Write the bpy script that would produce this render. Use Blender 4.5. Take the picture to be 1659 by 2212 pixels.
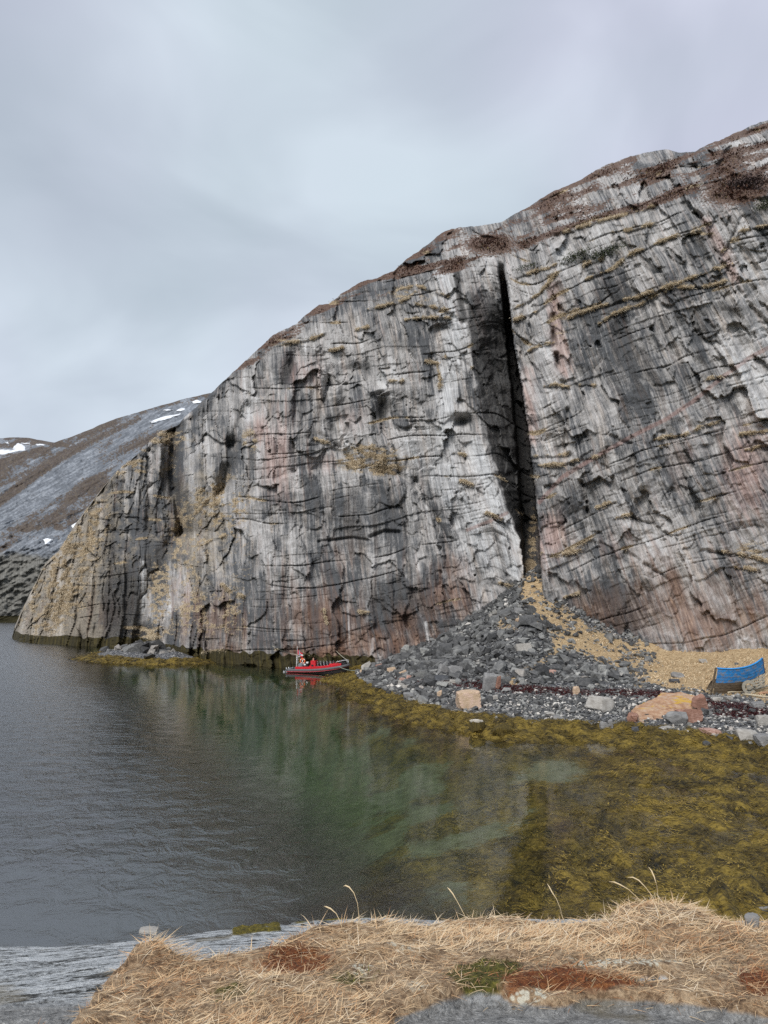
import bpy, bmesh, math, random
import numpy as np
from mathutils import Vector, Matrix

for _o in list(bpy.data.objects):
    bpy.data.objects.remove(_o)
S = bpy.context.scene
COL = S.collection
PI = math.pi
R = math.radians

# ------------------------------------------------------------------ camera
H, F, CX, CY = 9.5, 1661.0, 829.5, 1106.0      # eye height above the water, focal length and centre in units of a 1659 x 2212 picture
PITCH = math.atan((1308 - CY) / F)
SP, CP = math.sin(PITCH), math.cos(PITCH)
cam = bpy.data.cameras.new('camera')
cam.sensor_fit = 'VERTICAL'; cam.sensor_height = 36; cam.lens = 36 * F / 2212
cam.clip_start = 0.05; cam.clip_end = 6000
camo = bpy.data.objects.new('camera', cam); COL.objects.link(camo)
camo.location = (0, 0, H); camo.rotation_euler = (PI / 2 + PITCH, 0, 0)
S.camera = camo

# ------------------------------------------------------------------ sky, sun, exposure
SUN_EL, SUN_AZ = R(40), R(208)                  # azimuth clockwise from the view axis: behind the camera, a little to the left
W = bpy.data.worlds.new('World'); S.world = W; W.use_nodes = True
wt = W.node_tree; wt.nodes.clear()
def wn(t, **k):
    n = wt.nodes.new(t)
    for a, b in k.items(): setattr(n, a, b)
    return n
w_out = wn('ShaderNodeOutputWorld'); w_mix = wn('ShaderNodeMixShader'); w_mix.inputs[0].default_value = 0.92
b1 = wn('ShaderNodeBackground'); b2 = wn('ShaderNodeBackground')
sky = wn('ShaderNodeTexSky', sky_type='NISHITA', sun_disc=False, sun_elevation=SUN_EL, sun_rotation=SUN_AZ)
wt.links.new(sky.outputs[0], b1.inputs[0]); b1.inputs[1].default_value = 0.06
tc = wn('ShaderNodeTexCoord')
mp = wn('ShaderNodeMapping'); mp.inputs['Scale'].default_value = (1.0, 1.0, 1.9); mp.inputs['Rotation'].default_value = (0.0, 0.45, 0.3)
mp.inputs['Location'].default_value = (3.1, 0.4, 1.3)
wt.links.new(tc.outputs['Generated'], mp.inputs[0])
n1 = wn('ShaderNodeTexNoise'); n1.inputs['Scale'].default_value = 3.0; n1.inputs['Detail'].default_value = 4; n1.inputs['Roughness'].default_value = 0.42
n1.inputs['Distortion'].default_value = 0.5
wt.links.new(mp.outputs[0], n1.inputs['Vector'])
n2 = wn('ShaderNodeTexNoise'); n2.inputs['Scale'].default_value = 1.6; n2.inputs['Detail'].default_value = 2
mp2 = wn('ShaderNodeMapping'); mp2.inputs['Location'].default_value = (7.7, 2.2, 5.0)
wt.links.new(tc.outputs['Generated'], mp2.inputs[0]); wt.links.new(mp2.outputs[0], n2.inputs['Vector'])
rp = wn('ShaderNodeValToRGB')
e = rp.color_ramp.elements
e[0].position = 0.28; e[0].color = (0.475, 0.543, 0.622, 1)
e[1].position = 0.68; e[1].color = (0.705, 0.785, 0.875, 1)
m_ = e.new(0.5); m_.color = (0.578, 0.648, 0.735, 1)
def wdir(u, v):
    dx, up = (u - 829.5) / 1661.0, (1106 - v) / 1661.0
    d = Vector((dx, CP - up * SP, SP + up * CP)); return d.normalized()
acc = n1.outputs[0]
def wm(op, a, b):
    q = wn('ShaderNodeMath', operation=op)
    for k, x in enumerate((a, b)):
        if hasattr(x, 'is_output'): wt.links.new(x, q.inputs[k])
        else: q.inputs[k].default_value = x
    return q.outputs[0]
nrm = wn('ShaderNodeVectorMath', operation='NORMALIZE'); wt.links.new(tc.outputs['Generated'], nrm.inputs[0])
for u, v, amp, sharp in ((560, 60, .13, 14), (980, 180, .10, 22), (60, 120, -.17, 26), (250, 300, -.08, 40), (1000, 520, -.15, 34), (640, 480, -.06, 40), (300, 560, .05, 30), (1450, 120, .02, 20), (150, 740, -.02, 30), (60, 880, .13, 40), (420, 760, .05, 40), (1300, 300, -.05, 40)):
    dt = wn('ShaderNodeVectorMath', operation='DOT_PRODUCT'); wt.links.new(nrm.outputs[0], dt.inputs[0]); dt.inputs[1].default_value = wdir(u, v)
    ex = wm('POWER', wm('MAXIMUM', dt.outputs['Value'], 0.0), float(sharp)); acc = wm('ADD', acc, wm('MULTIPLY', ex, amp))
wt.links.new(acc, rp.inputs[0])
tint = wn('ShaderNodeMix', data_type='RGBA', blend_type='MULTIPLY'); tint.inputs[0].default_value = 1.0
rp2 = wn('ShaderNodeValToRGB'); e2 = rp2.color_ramp.elements
e2[0].position = 0.38; e2[0].color = (1.05, 0.985, 1.04, 1); e2[1].position = 0.62; e2[1].color = (0.98, 1.003, 0.99, 1)
wt.links.new(n2.outputs[0], rp2.inputs[0])
wt.links.new(rp.outputs[0], tint.inputs[6]); wt.links.new(rp2.outputs[0], tint.inputs[7])
wt.links.new(tint.outputs[2], b2.inputs[0]); b2.inputs[1].default_value = 0.50
wt.links.new(b1.outputs[0], w_mix.inputs[1]); wt.links.new(b2.outputs[0], w_mix.inputs[2]); wt.links.new(w_mix.outputs[0], w_out.inputs[0])

sl = bpy.data.lights.new('sun', 'SUN'); sl.energy = 1.5; sl.angle = R(25); sl.color = (1.0, 0.97, 0.93)
so = bpy.data.objects.new('sun', sl); COL.objects.link(so)
_d = Vector((math.sin(SUN_AZ) * math.cos(SUN_EL), math.cos(SUN_AZ) * math.cos(SUN_EL), math.sin(SUN_EL)))
so.rotation_euler = _d.to_track_quat('Z', 'Y').to_euler()
S.view_settings.view_transform = 'Standard'; S.view_settings.look = 'None'
S.view_settings.exposure = 1.0; S.view_settings.gamma = 1.0; S.view_settings.use_curve_mapping = False
S.render.engine = 'CYCLES'
S.cycles.use_denoising = False; S.render.filter_size = 1.15; S.cycles.max_bounces = 6; S.cycles.diffuse_bounces = 2; S.cycles.glossy_bounces = 2
S.cycles.transparent_max_bounces = 10; S.cycles.volume_bounces = 0; S.cycles.caustics_reflective = False; S.cycles.caustics_refractive = False

# ------------------------------------------------------------------ helpers
def ray(u, v):
    """slope of the line of sight: sideways and upwards per metre forward"""
    up = (CY - np.asarray(v, float)) / F; dx = (np.asarray(u, float) - CX) / F
    den = CP - up * SP
    return dx / den, (SP + up * CP) / den
def proj(x, y, z):
    a = x / y; e = (z - H) / y
    fw = CP + e * SP; up = -SP + e * CP
    return CX + F * a / fw, CY - F * up / fw
def at_z(u, v, z):
    a, e = ray(u, v); Y = (z - H) / e
    return a * Y, Y
def at_y(u, v, Y):
    a, e = ray(u, v)
    return a * Y, Y, H + e * Y

def _h(ix, iy, seed):
    h = (ix.astype(np.int64) * 374761393 + iy.astype(np.int64) * 668265263 + seed * 974711) & 0xFFFFFFFF
    h = ((h ^ (h >> 13)) * 1274126177) & 0xFFFFFFFF
    h = ((h ^ (h >> 16)) * 2246822519) & 0xFFFFFFFF
    return ((h ^ (h >> 15)) & 0xFFFFFF).astype(np.float32) / np.float32(0xFFFFFF)
def vn(x, y, seed=0):
    x = np.asarray(x, np.float64); y = np.asarray(y, np.float64)
    xi = np.floor(x); yi = np.floor(y)
    fx = (x - xi).astype(np.float32); fy = (y - yi).astype(np.float32)
    fx = fx * fx * (3 - 2 * fx); fy = fy * fy * (3 - 2 * fy)
    xi = xi.astype(np.int64); yi = yi.astype(np.int64)
    a = _h(xi, yi, seed); b = _h(xi + 1, yi, seed); c = _h(xi, yi + 1, seed); d = _h(xi + 1, yi + 1, seed)
    return ((a + (b - a) * fx) * (1 - fy) + (c + (d - c) * fx) * fy) * 2 - 1
def fbm(x, y, o=4, seed=0, g=0.5):
    t = 0; A = 1; n = 0; k = 1.0
    for i in range(o):
        t = t + A * vn(x * k + i * 17.3, y * k - i * 9.1, seed + i * 31); n += A; A *= g; k *= 2.03
    return t / n
def worley(x, y, seed=0, tl=False):
    xi = np.floor(x).astype(np.int64); yi = np.floor(y).astype(np.int64)
    f1 = np.full(x.shape, 9, np.float32); f2 = f1.copy(); rid = np.zeros(x.shape, np.float32); tilt = np.zeros(x.shape, np.float32)
    for dx in (-1, 0, 1):
        for dy in (-1, 0, 1):
            cx = xi + dx; cy = yi + dy
            px = cx + 0.12 + 0.76 * _h(cx, cy, seed); py = cy + 0.12 + 0.76 * _h(cx, cy, seed + 7)
            d = np.sqrt((px - x) ** 2 + (py - y) ** 2).astype(np.float32)
            r = _h(cx, cy, seed + 13)
            near = d < f1
            if tl: tilt = np.where(near, (x - px) * (_h(cx, cy, seed + 17) - 0.5) + (y - py) * (_h(cx, cy, seed + 19) - 0.5), tilt)
            f2 = np.where(near, f1, np.minimum(f2, d)); rid = np.where(near, r, rid); f1 = np.minimum(f1, d)
    return (f1, f2, rid, tilt) if tl else (f1, f2, rid)
def sst(x, a, b):
    t = np.clip((x - a) / (b - a), 0, 1); return t * t * (3 - 2 * t)
def itp(x, pts):
    p = sorted(pts); return np.interp(x, [q[0] for q in p], [q[1] for q in p])
def itpv(v, pts):
    p = sorted((b, a) for a, b in pts); return np.interp(v, [q[0] for q in p], [q[1] for q in p])
def pdist(U, V, pts, reach):
    """distance to a polyline, computed only near it"""
    out = np.full(U.shape, 1e3, np.float32)
    P = np.array(pts, float)
    lo = P.min(0) - reach; hi = P.max(0) + reach
    m = (U > lo[0]) & (U < hi[0]) & (V > lo[1]) & (V < hi[1])
    if not m.any(): return out
    x = U[m]; y = V[m]; best = np.full(x.shape, 1e3)
    for (x0, y0), (x1, y1) in zip(P[:-1], P[1:]):
        L = (x1 - x0) ** 2 + (y1 - y0) ** 2 + 1e-9
        t = np.clip(((x - x0) * (x1 - x0) + (y - y0) * (y1 - y0)) / L, 0, 1)
        best = np.minimum(best, np.hypot(x - x0 - t * (x1 - x0), y - y0 - t * (y1 - y0)))
    out[m] = best
    return out
def lmask(U, V, pts, w): return np.exp(-(pdist(U, V, pts, w * 3) / w) ** 2)
def blob(U, V, cu, cv, ru, rv, rot=0):
    c, s = math.cos(R(rot)), math.sin(R(rot))
    x = (U - cu) * c + (V - cv) * s; y = -(U - cu) * s + (V - cv) * c
    return np.exp(-((x / ru) ** 2 + (y / rv) ** 2))

def mesh_np(name, co, faces, attrs=None, smooth=True):
    """faces: (n,3) or (n,4) int array"""
    me = bpy.data.meshes.new(name)
    co = np.asarray(co, np.float32); faces = np.asarray(faces, np.int32); k = faces.shape[1]
    me.vertices.add(len(co)); me.vertices.foreach_set('co', co.ravel())
    me.loops.add(faces.size); me.loops.foreach_set('vertex_index', faces.ravel())
    me.polygons.add(len(faces)); me.polygons.foreach_set('loop_start', np.arange(0, faces.size, k, dtype=np.int32))
    me.polygons.foreach_set('loop_total', np.full(len(faces), k, np.int32))
    me.polygons.foreach_set('use_smooth', np.full(len(faces), smooth, bool))
    for an, arr in (attrs or {}).items():
        arr = np.asarray(arr, np.float32)
        t = {1: 'FLOAT', 3: 'FLOAT_VECTOR', 4: 'FLOAT_COLOR'}[1 if arr.ndim == 1 else arr.shape[1]]
        at = me.attributes.new(an, t, 'POINT')
        at.data.foreach_set({'FLOAT': 'value', 'FLOAT_VECTOR': 'vector', 'FLOAT_COLOR': 'color'}[t], arr.ravel())
    me.update(calc_edges=True)
    return me
def grid_faces(nr, nc):
    i = np.arange(nr * nc).reshape(nr, nc)
    return np.stack([i[:-1, :-1], i[:-1, 1:], i[1:, 1:], i[1:, :-1]], -1).reshape(-1, 4)
def link(name, me, mat=None, parent=None, **props):
    o = bpy.data.objects.new(name, me); COL.objects.link(o)
    if mat is not None and me is not None: 
        me.materials.clear(); me.materials.append(mat)
    if parent is not None: o.parent = parent
    for k, v in props.items(): o[k] = v
    return o
def empty(name, loc, rot=(0, 0, 0), **props):
    o = bpy.data.objects.new(name, None); COL.objects.link(o); o.location = loc; o.rotation_euler = rot; o.empty_display_size = 0.2
    for k, v in props.items(): o[k] = v
    return o
def bm_mesh(name, bm, smooth=False):
    me = bpy.data.meshes.new(name)
    bmesh.ops.recalc_face_normals(bm, faces=bm.faces[:])
    bm.to_mesh(me); bm.free()
    me.polygons.foreach_set('use_smooth', np.full(len(me.polygons), smooth, bool))
    return me
def bx(bm, c, s, rot=None):
    M = Matrix.Translation(c) @ (rot.to_4x4() if rot is not None else Matrix()) @ Matrix.Diagonal((s[0], s[1], s[2], 1))
    bmesh.ops.create_cube(bm, size=1, matrix=M)
def tube(bm, pts, r, n=8, cap=True):
    P = [Vector(p) for p in pts]; rings = []
    rr = r if isinstance(r, (list, tuple)) else [r] * len(P)
    for i, p in enumerate(P):
        t = ((P[min(i + 1, len(P) - 1)] - P[max(i - 1, 0)])).normalized()
        up = Vector((0, 0, 1)) if abs(t.z) < 0.95 else Vector((0, 1, 0))
        s = t.cross(up).normalized(); w = s.cross(t)
        rings.append([bm.verts.new(p + (s * math.cos(2 * PI * k / n) + w * math.sin(2 * PI * k / n)) * rr[i]) for k in range(n)])
    for a, b in zip(rings[:-1], rings[1:]):
        for k in range(n): bm.faces.new((a[k], a[(k + 1) % n], b[(k + 1) % n], b[k]))
    if cap:
        bm.faces.new(rings[0]); bm.faces.new(rings[-1][::-1])
def loft(bm, rows, closed=False):
    vs = [[bm.verts.new(p) for p in r] for r in rows]
    for a, b in zip(vs[:-1], vs[1:]):
        n = len(a)
        for k in range(n if closed else n - 1):
            bm.faces.new((a[k], a[(k + 1) % n], b[(k + 1) % n], b[k]))
    return vs
def blades(name, base, dirs, length, width, droop, tone, segs=3, side=None, rng=None):
    """tapered leaf strips: base (n,3), dirs (n,3) unit start directions, droop bends them down"""
    n = len(base); rng = rng or np.random.default_rng(1)
    if side is None:
        ang = rng.uniform(0, PI, n); side = np.stack([np.cos(ang), np.sin(ang), np.zeros(n)], 1)
    rows = []; t = np.linspace(0, 1, segs + 1)
    for i, q in enumerate(t):
        c = base + dirs * (length * q)[:, None]; c[:, 2] -= droop * length * q * q
        w = width * (1 - q) ** 0.7 * 0.5
        if i < segs: rows += [c - side * w[:, None], c + side * w[:, None]]
        else: rows.append(c)
    k = len(rows); co = np.stack(rows, 1).reshape(-1, 3)
    b = (np.arange(n) * k)[:, None]; f = []
    for i in range(segs - 1):
        o = 2 * i; f += [b + [o, o + 1, o + 3], b + [o, o + 3, o + 2]]
    f.append(b + [2 * segs - 2, 2 * segs - 1, 2 * segs])
    faces = np.concatenate([np.broadcast_to(q, (n, 3)) for q in f])
    return mesh_np(name, co, faces, {'tone': np.repeat(tone, k), 'along': np.tile(np.repeat(t, 2)[:k], n)})

class Mat:
    """a small node-tree writer"""
    def __init__(s, name, rough=0.85, spec=0.3):
        s.m = bpy.data.materials.new(name); s.m.use_nodes = True; s.t = s.m.node_tree
        s.b = s.t.nodes['Principled BSDF']; s.b.inputs['Roughness'].default_value = rough; s.b.inputs['Specular IOR Level'].default_value = spec
        s.out = s.t.nodes['Material Output']
    def n(s, ty, **k):
        x = s.t.nodes.new(ty)
        for a, b in k.items(): setattr(x, a, b)
        return x
    def put(s, sock, v):
        if hasattr(v, 'is_output'): s.t.links.new(v, sock)
        else:
            if isinstance(v, (tuple, list)) and len(v) == 3 and sock.type == 'RGBA': v = (*v, 1)
            sock.default_value = v
    def attr(s, name): return s.n('ShaderNodeAttribute', attribute_name=name)
    def obj(s): return s.n('ShaderNodeTexCoord').outputs['Object']
    def pos(s): return s.n('ShaderNodeNewGeometry').outputs['Position']
    def scale(s, v, sc, loc=(0, 0, 0), rot=(0, 0, 0)):
        x = s.n('ShaderNodeMapping'); s.put(x.inputs[0], v); x.inputs['Scale'].default_value = sc; x.inputs['Location'].default_value = loc
        x.inputs['Rotation'].default_value = rot
        return x.outputs[0]
    def noise(s, v, sc=1.0, d=4, r=0.55, dist=0.0):
        x = s.n('ShaderNodeTexNoise'); s.put(x.inputs['Vector'], v); x.inputs['Scale'].default_value = sc
        x.inputs['Detail'].default_value = d; x.inputs['Roughness'].default_value = r; x.inputs['Distortion'].default_value = dist
        return x.outputs[0]
    def voro(s, v, sc=1.0, feature='F1', out=0):
        x = s.n('ShaderNodeTexVoronoi', feature=feature); s.put(x.inputs['Vector'], v); x.inputs['Scale'].default_value = sc
        return x.outputs[out]
    def ramp(s, f, stops):
        x = s.n('ShaderNodeValToRGB'); s.put(x.inputs[0], f); el = x.color_ramp.elements
        while len(el) < len(stops): el.new(0.5)
        for q, (p, c) in zip(el, stops): q.position = p; q.color = (*c, 1) if len(c) == 3 else c
        return x.outputs[0]
    def mix(s, f, a, b, bt='MIX'):
        x = s.n('ShaderNodeMix', data_type='RGBA', blend_type=bt); s.put(x.inputs[0], f); s.put(x.inputs[6], a); s.put(x.inputs[7], b)
        return x.outputs[2]
    def mt(s, op, a, b=0.0, c=0.0, clamp=False):
        x = s.n('ShaderNodeMath', operation=op, use_clamp=clamp); s.put(x.inputs[0], a); s.put(x.inputs[1], b)
        if op in ('MULTIPLY_ADD', 'SMOOTH_MIN'): s.put(x.inputs[2], c)
        return x.outputs[0]
    def step(s, x, a, b):
        q = s.n('ShaderNodeMapRange', interpolation_type='SMOOTHSTEP'); s.put(q.inputs[0], x); s.put(q.inputs[1], a); s.put(q.inputs[2], b)
        return q.outputs[0]
    def rag(s, mask, nz, w=0.12, gain=1.0, thr=0.33):
        """a mask with a ragged edge: mask + noise around one half, thresholded"""
        g = gain * 1.5; q = s.mt('MULTIPLY_ADD', nz, g, mask)
        return s.step(q, thr + 0.5 * g - w, thr + 0.5 * g + w)
    def sep(s, c):
        x = s.n('ShaderNodeSeparateColor'); s.put(x.inputs[0], c); return x.outputs
    def bump(s, h, strength=0.5, dist=0.1, normal=None):
        x = s.n('ShaderNodeBump'); x.inputs['Strength'].default_value = strength; x.inputs['Distance'].default_value = dist
        s.put(x.inputs['Height'], h)
        if normal is not None: s.put(x.inputs['Normal'], normal)
        s.t.links.new(x.outputs[0], s.b.inputs['Normal']); return x.outputs[0]
    def col(s, c): s.put(s.b.inputs['Base Color'], c)
def plain(name, color, rough=0.6, var=0.25, scale=6.0, metal=0.0, spec=0.4, bump=0.0):
    """a plain paint, cloth or metal with a little uneven wear"""
    m = Mat(name, rough, spec)
    nz = m.noise(m.obj(), scale, 5, 0.6)
    lo = tuple(c * (1 - var) for c in color); hi = tuple(min(1, c * (1 + var)) for c in color)
    m.col(m.ramp(nz, [(0.3, lo), (0.7, hi)])); m.b.inputs['Metallic'].default_value = metal
    if bump: m.bump(nz, bump, 0.02)
    return m.m
# ================================================================== the cliff
RIDGE = [(20, 1396), (24, 1393), (30, 1368), (45, 1330), (70, 1280), (95, 1225), (130, 1190), (160, 1140), (200, 1085), (225, 1050), (255, 1015), (300, 980), (345, 932),
         (385, 918), (400, 902), (430, 875), (455, 850), (480, 825), (520, 790), (560, 750), (590, 725), (640, 700), (660, 680), (690, 657), (712, 655), (740, 632),
         (780, 610), (805, 602), (850, 585), (880, 560), (920, 530), (960, 500), (990, 490), (1040, 487), (1080, 480), (1120, 460), (1150, 440), (1200, 412), (1260, 385),
         (1310, 355), (1360, 338), (1400, 330), (1440, 322), (1470, 330), (1500, 328), (1540, 308), (1600, 283), (1640, 265), (1659, 262), (1720, 250), (1800, 232)]
BREAK = [(20, 1399), (100, 1240), (200, 1100), (300, 1000), (345, 950), (400, 925), (455, 872), (500, 822), (600, 745), (700, 695), (800, 655), (900, 605), (1000, 585), (1085, 560),
         (1130, 530), (1200, 512), (1290, 480), (1400, 450), (1480, 428), (1560, 440), (1659, 440), (1800, 430)]
YBASE = [(18, 262), (22, 240), (28, 218), (40, 204), (70, 196), (100, 192), (160, 186), (220, 181), (295, 176), (312, 173), (330, 155), (380, 143), (430, 136), (480, 130), (560, 124), (620, 120), (750, 117.5),
         (800, 114), (900, 111), (1000, 107.5), (1080, 105), (1150, 104), (1180, 100.5), (1300, 98.5), (1400, 97), (1500, 96), (1659, 97), (1800, 99)]
NU, NV = 970, 580
us = np.linspace(20, 1900, NU)
vr = itp(us, RIDGE) + 3.2 * fbm(us / 34, us * 0 + 3, 4, 11) + 1.6 * fbm(us / 8, us * 0 + 9, 3, 12)
vr = np.where(us < 60, itp(us, RIDGE), vr)
yb = itp(us, YBASE)
eb = (-2.5 - H) / yb
_up = (eb * CP - SP) / (CP + eb * SP); vb = CY - F * _up
vr = np.minimum(vr, vb - 2)
t = np.linspace(0, 1, NV)
U = np.repeat(us[None, :], NV, 0); V = vb[None, :] + (vr - vb)[None, :] * t[:, None]
A_, E_ = ray(U, V)
YB = np.interp(U - (itpv(V, [(386, 900), (380, 980), (378, 1030), (388, 1090), (402, 1150), (362, 1200), (338, 1260), (322, 1330), (318, 1420)]) - 318) * np.exp(-((U - 365) / 150) ** 2), us, yb)
kf = itp(us, [(20, 0.42), (200, 0.34), (300, 0.2), (400, 0.2), (600, 0.17), (900, 0.13), (1800, 0.10)])[None, :]
Yf = (YB + kf * H) / (1 - kf * E_)
_, ebr = ray(us, itp(us, BREAK)); ebr = ebr[None, :]
Ybr = (yb[None, :] + kf * H) / (1 - kf * ebr); zbr = H + ebr * Ybr
kt = 0.85
Yt = (Ybr + kt * (H - zbr)) / (1 - kt * E_)
Y = np.logaddexp(Yf / 1.5, Yt / 1.5) * 1.5
top = sst(itp(us, BREAK)[None, :] - V, -12, 14)            # 1 on the heathy slope above the face

# fan of the rock's grain: polar coordinates about a far point up-left; joints dip to the left on the right-hand buttress
AX, AY = 450.0, -1500.0
wu = 14 * fbm(U / 160, V / 260, 3, 5); wv = 10 * fbm(U / 120, V / 120, 3, 6)
phi = np.arctan2(U + wu - AX, V - AY); rad = np.hypot(U - AX, V - AY)
C = phi * 2500.0; RR = rad
rgt = sst(U, 1060, 1180)
Q = V + wv + (1 - rgt) * (0.07 * (U - 700) + 14 * np.sin(U / 140.0)) + rgt * (0.36 * (U - 1120) - 0.00010 * (U - 1120) ** 2 - 28 + 10 * sst(U, 1120, 1240))
lft = 1 - sst(U, 400, 560)
D = np.zeros_like(U)
D += 2.2 * fbm(C / 210, RR / 420, 3, 21) + 0.9 * fbm(C / 70, RR / 260, 3, 22)
rib = fbm(C / 16, RR / 210, 4, 23); D += rib * (0.75 + 1.3 * lft)
D += 0.16 * fbm(C / 5, RR / 60, 3, 24)
# jointed blocks
f1, f2, rid = worley(C / 40 + 0.25 * fbm(U / 22, V / 22, 3, 31), Q / 52 + 0.2 * fbm(U / 26, V / 18, 3, 32), 41)
crk = sst(fbm(U / 190, V / 170, 3, 33), -0.35, 0.35)
edge = np.exp(-((f2 - f1) / 0.055) ** 2)
edge *= sst(fbm(U / 70, V / 60, 3, 35), 0.0, 0.3)
D += (rid - 0.5) * (0.2 + 0.9 * crk * sst(fbm(U / 90, V / 80, 3, 38), -0.15, 0.3)) + edge * 0.10 * crk
g1, g2, gid = worley(C / 17, RR / 85, 47)
D += lft * ((gid - 0.5) * 1.5 + np.exp(-((g2 - g1) / 0.07) ** 2) * 0.9 * sst(fbm(U / 40, V / 60, 2, 36), -0.1, 0.3)) + (1 - lft) * (gid - 0.5) * 0.14
s1, s2, sid = worley(C / 15, Q / 13, 53)
D += (sid - 0.5) * (0.06 + 0.2 * crk * sst(fbm(U / 60, V / 45, 3, 37), -0.05, 0.3))
# long sub-horizontal joints
def joints(per, seed, warp=0.55):
    k = Q / per + warp * fbm(C / 230, Q / 150, 3, seed)
    i = np.floor(k + 0.5); d = np.abs(k - i)
    on = sst(fbm(C / 110, i * 3.7, 2, seed + 3), -0.04, 0.26)
    return i, d, on
ji, jd, jon = joints(46.0, 61)
jg = np.exp(-(jd / 0.024) ** 2) * jon
D += jg * 0.62 * (1 - lft * 0.6) + (_h(ji.astype(np.int64), (C // 130).astype(np.int64), 5) - 0.5) * 0.3
ki, kd, kon = joints(19.0, 71, 0.8)
kg = np.exp(-(kd / 0.045) ** 2) * kon * sst(fbm(U / 110, V / 90, 2, 75), -0.08, 0.25)
D += kg * 0.32
# slabs that lean out over their lower and left edges
fq = Q / 46.0 + 0.55 * fbm(C / 230, Q / 150, 3, 61); sq = fq + 0.5 - np.floor(fq + 0.5)
D -= (sq ** 2) * 0.22 * jon * sst(fbm(U / 80, V / 60, 2, 66), 0.0, 0.3)
fk = Q / 27.0 + 0.7 * fbm(C / 110, Q / 90, 3, 67) + 3.1; sk = fk - np.floor(fk); onk = sst(fbm(C / 46, np.floor(fk) * 2.9, 2, 68), 0.05, 0.3)
D -= (sk ** 2) * 0.20 * onk * sst(fbm(U / 70, V / 60, 2, 65), 0.05, 0.35)
fc = C / 33.0 + 0.5 * fbm(RR / 140, C / 60, 3, 69); sc_ = fc - np.floor(fc); onc = sst(fbm(RR / 90, np.floor(fc) * 3.3, 2, 70), -0.05, 0.3)
D -= (sc_ ** 2) * (0.35 + 0.9 * lft) * onc
# facets: slabs broken along the grain, each tilted its own way
wa = 0.3 * fbm(U / 40, V / 40, 3, 151); wb = 0.3 * fbm(U / 40, V / 40, 3, 152)
_, _, fr1, ft1 = worley(C / 64 + wa, (RR + 0.25 * Q) / 150 + wb, 153, True); _, _, fr2, ft2 = worley(C / 26 + wa, (RR + 0.6 * Q) / 52 + wb, 157, True); _, _, fr3, ft3 = worley(C / 10 + wa, Q / 17 + wb, 159, True)
D += ft1 * 3.4 + (fr1 - 0.5) * 0.45 + ft2 * 1.05 * (0.5 + 0.7 * crk) + (fr2 - 0.5) * 0.25 * crk + ft3 * 0.15
# curved grain-parallel cracks
k2 = C / 62 + 0.35 * fbm(RR / 130, C / 80, 3, 81); d2 = np.abs(k2 - np.floor(k2 + 0.5))
vcr = np.exp(-(d2 / 0.022) ** 2) * sst(fbm(RR / 110, np.floor(k2 + 0.5) * 5.1, 2, 83), 0.02, 0.25)
D += vcr * 0.25

# --- the named features of this face
EL = [(960, 540), (975, 590), (985, 640), (1000, 720), (1010, 800), (1030, 880), (1045, 950), (1065, 1020), (1090, 1090), (1112, 1140), (1128, 1190), (1132, 1260), (1132, 1420)]
EC = [(1072, 540), (1080, 620), (1090, 700), (1098, 780), (1106, 860), (1112, 930), (1117, 1000), (1121, 1060), (1126, 1130), (1130, 1190), (1134, 1260), (1134, 1420)]
ER = [(1086, 540), (1092, 600), (1101, 660), (1110, 740), (1121, 800), (1131, 860), (1141, 930), (1150, 1010), (1158, 1080), (1163, 1140), (1167, 1200), (1170, 1260), (1172, 1420)]
jit = 2.5 * fbm(V / 22, U * 0 + 2, 3, 91)
uL, uC, uR = itpv(V, EL) + 2 * jit, itpv(V, EC) + jit, itpv(V, ER) + 0.6 * jit
cf = sst(V, 555, 760)
wall = np.clip((U - uL) / np.maximum(uC - uL, 3), 0, 1) * (U < uR)
crev = sst(U, uC - 2, uC + 4) * sst(uR - U, -2.2, 2.2)
gul = sst(V, 1120, 1250)
D += cf * (wall ** 1.1 * 7.0) * (1 - 0.7 * gul) + crev * (9.0 * sst(V, 545, 640) * (1 - gul) + 3.0 * gul)
D += -2.0 * sst(U, uR, uR + 3) * np.exp(-np.maximum(U - uR, 0) / 120) * sst(V, 520, 620)         # the right buttress stands proud of the cleft
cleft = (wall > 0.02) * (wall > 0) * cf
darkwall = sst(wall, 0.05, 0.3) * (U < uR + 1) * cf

GUL = [(386, 925), (380, 980), (378, 1030), (388, 1090), (402, 1150)]
D += lmask(U, V, GUL, 16) * 9 + lmask(U, V, [(402, 1150), (360, 1200), (335, 1260), (318, 1330), (305, 1392)], 20) * 4.5
D += lmask(U, V, [(640, 760), (625, 800), (612, 830)], 16) * 1.8 + lmask(U, V, [(505, 960), (500, 1000), (478, 1060)], 15) * 4 + lmask(U, V, [(535, 880), (500, 960)], 12) * 2
D += -3.0 * blob(U, V, 425, 1010, 42, 110) - 2.2 * blob(U, V, 590, 990, 80, 130) - 1.5 * blob(U, V, 575, 1250, 70, 150)
D += -2.2 * blob(U, V, 180, 1250, 60, 120)
# alcove, slots and roofs on the left buttress
D += 3.2 * blob(U, V, 826, 882, 16, 42) + 2.0 * blob(U, V, 848, 900, 16, 30) - 1.3 * blob(U, V, 820, 842, 30, 10)
D += 2.2 * blob(U, V, 704, 845, 7, 40, 12) + 1.6 * blob(U, V, 762, 800, 26, 14) + 1.2 * blob(U, V, 795, 800, 10, 40)
D += 2.4 * blob(U, V, 998, 911, 22, 12) + 1.8 * blob(U, V, 960, 705, 22, 12) - 1.0 * blob(U, V, 995, 888, 26, 9)
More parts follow.
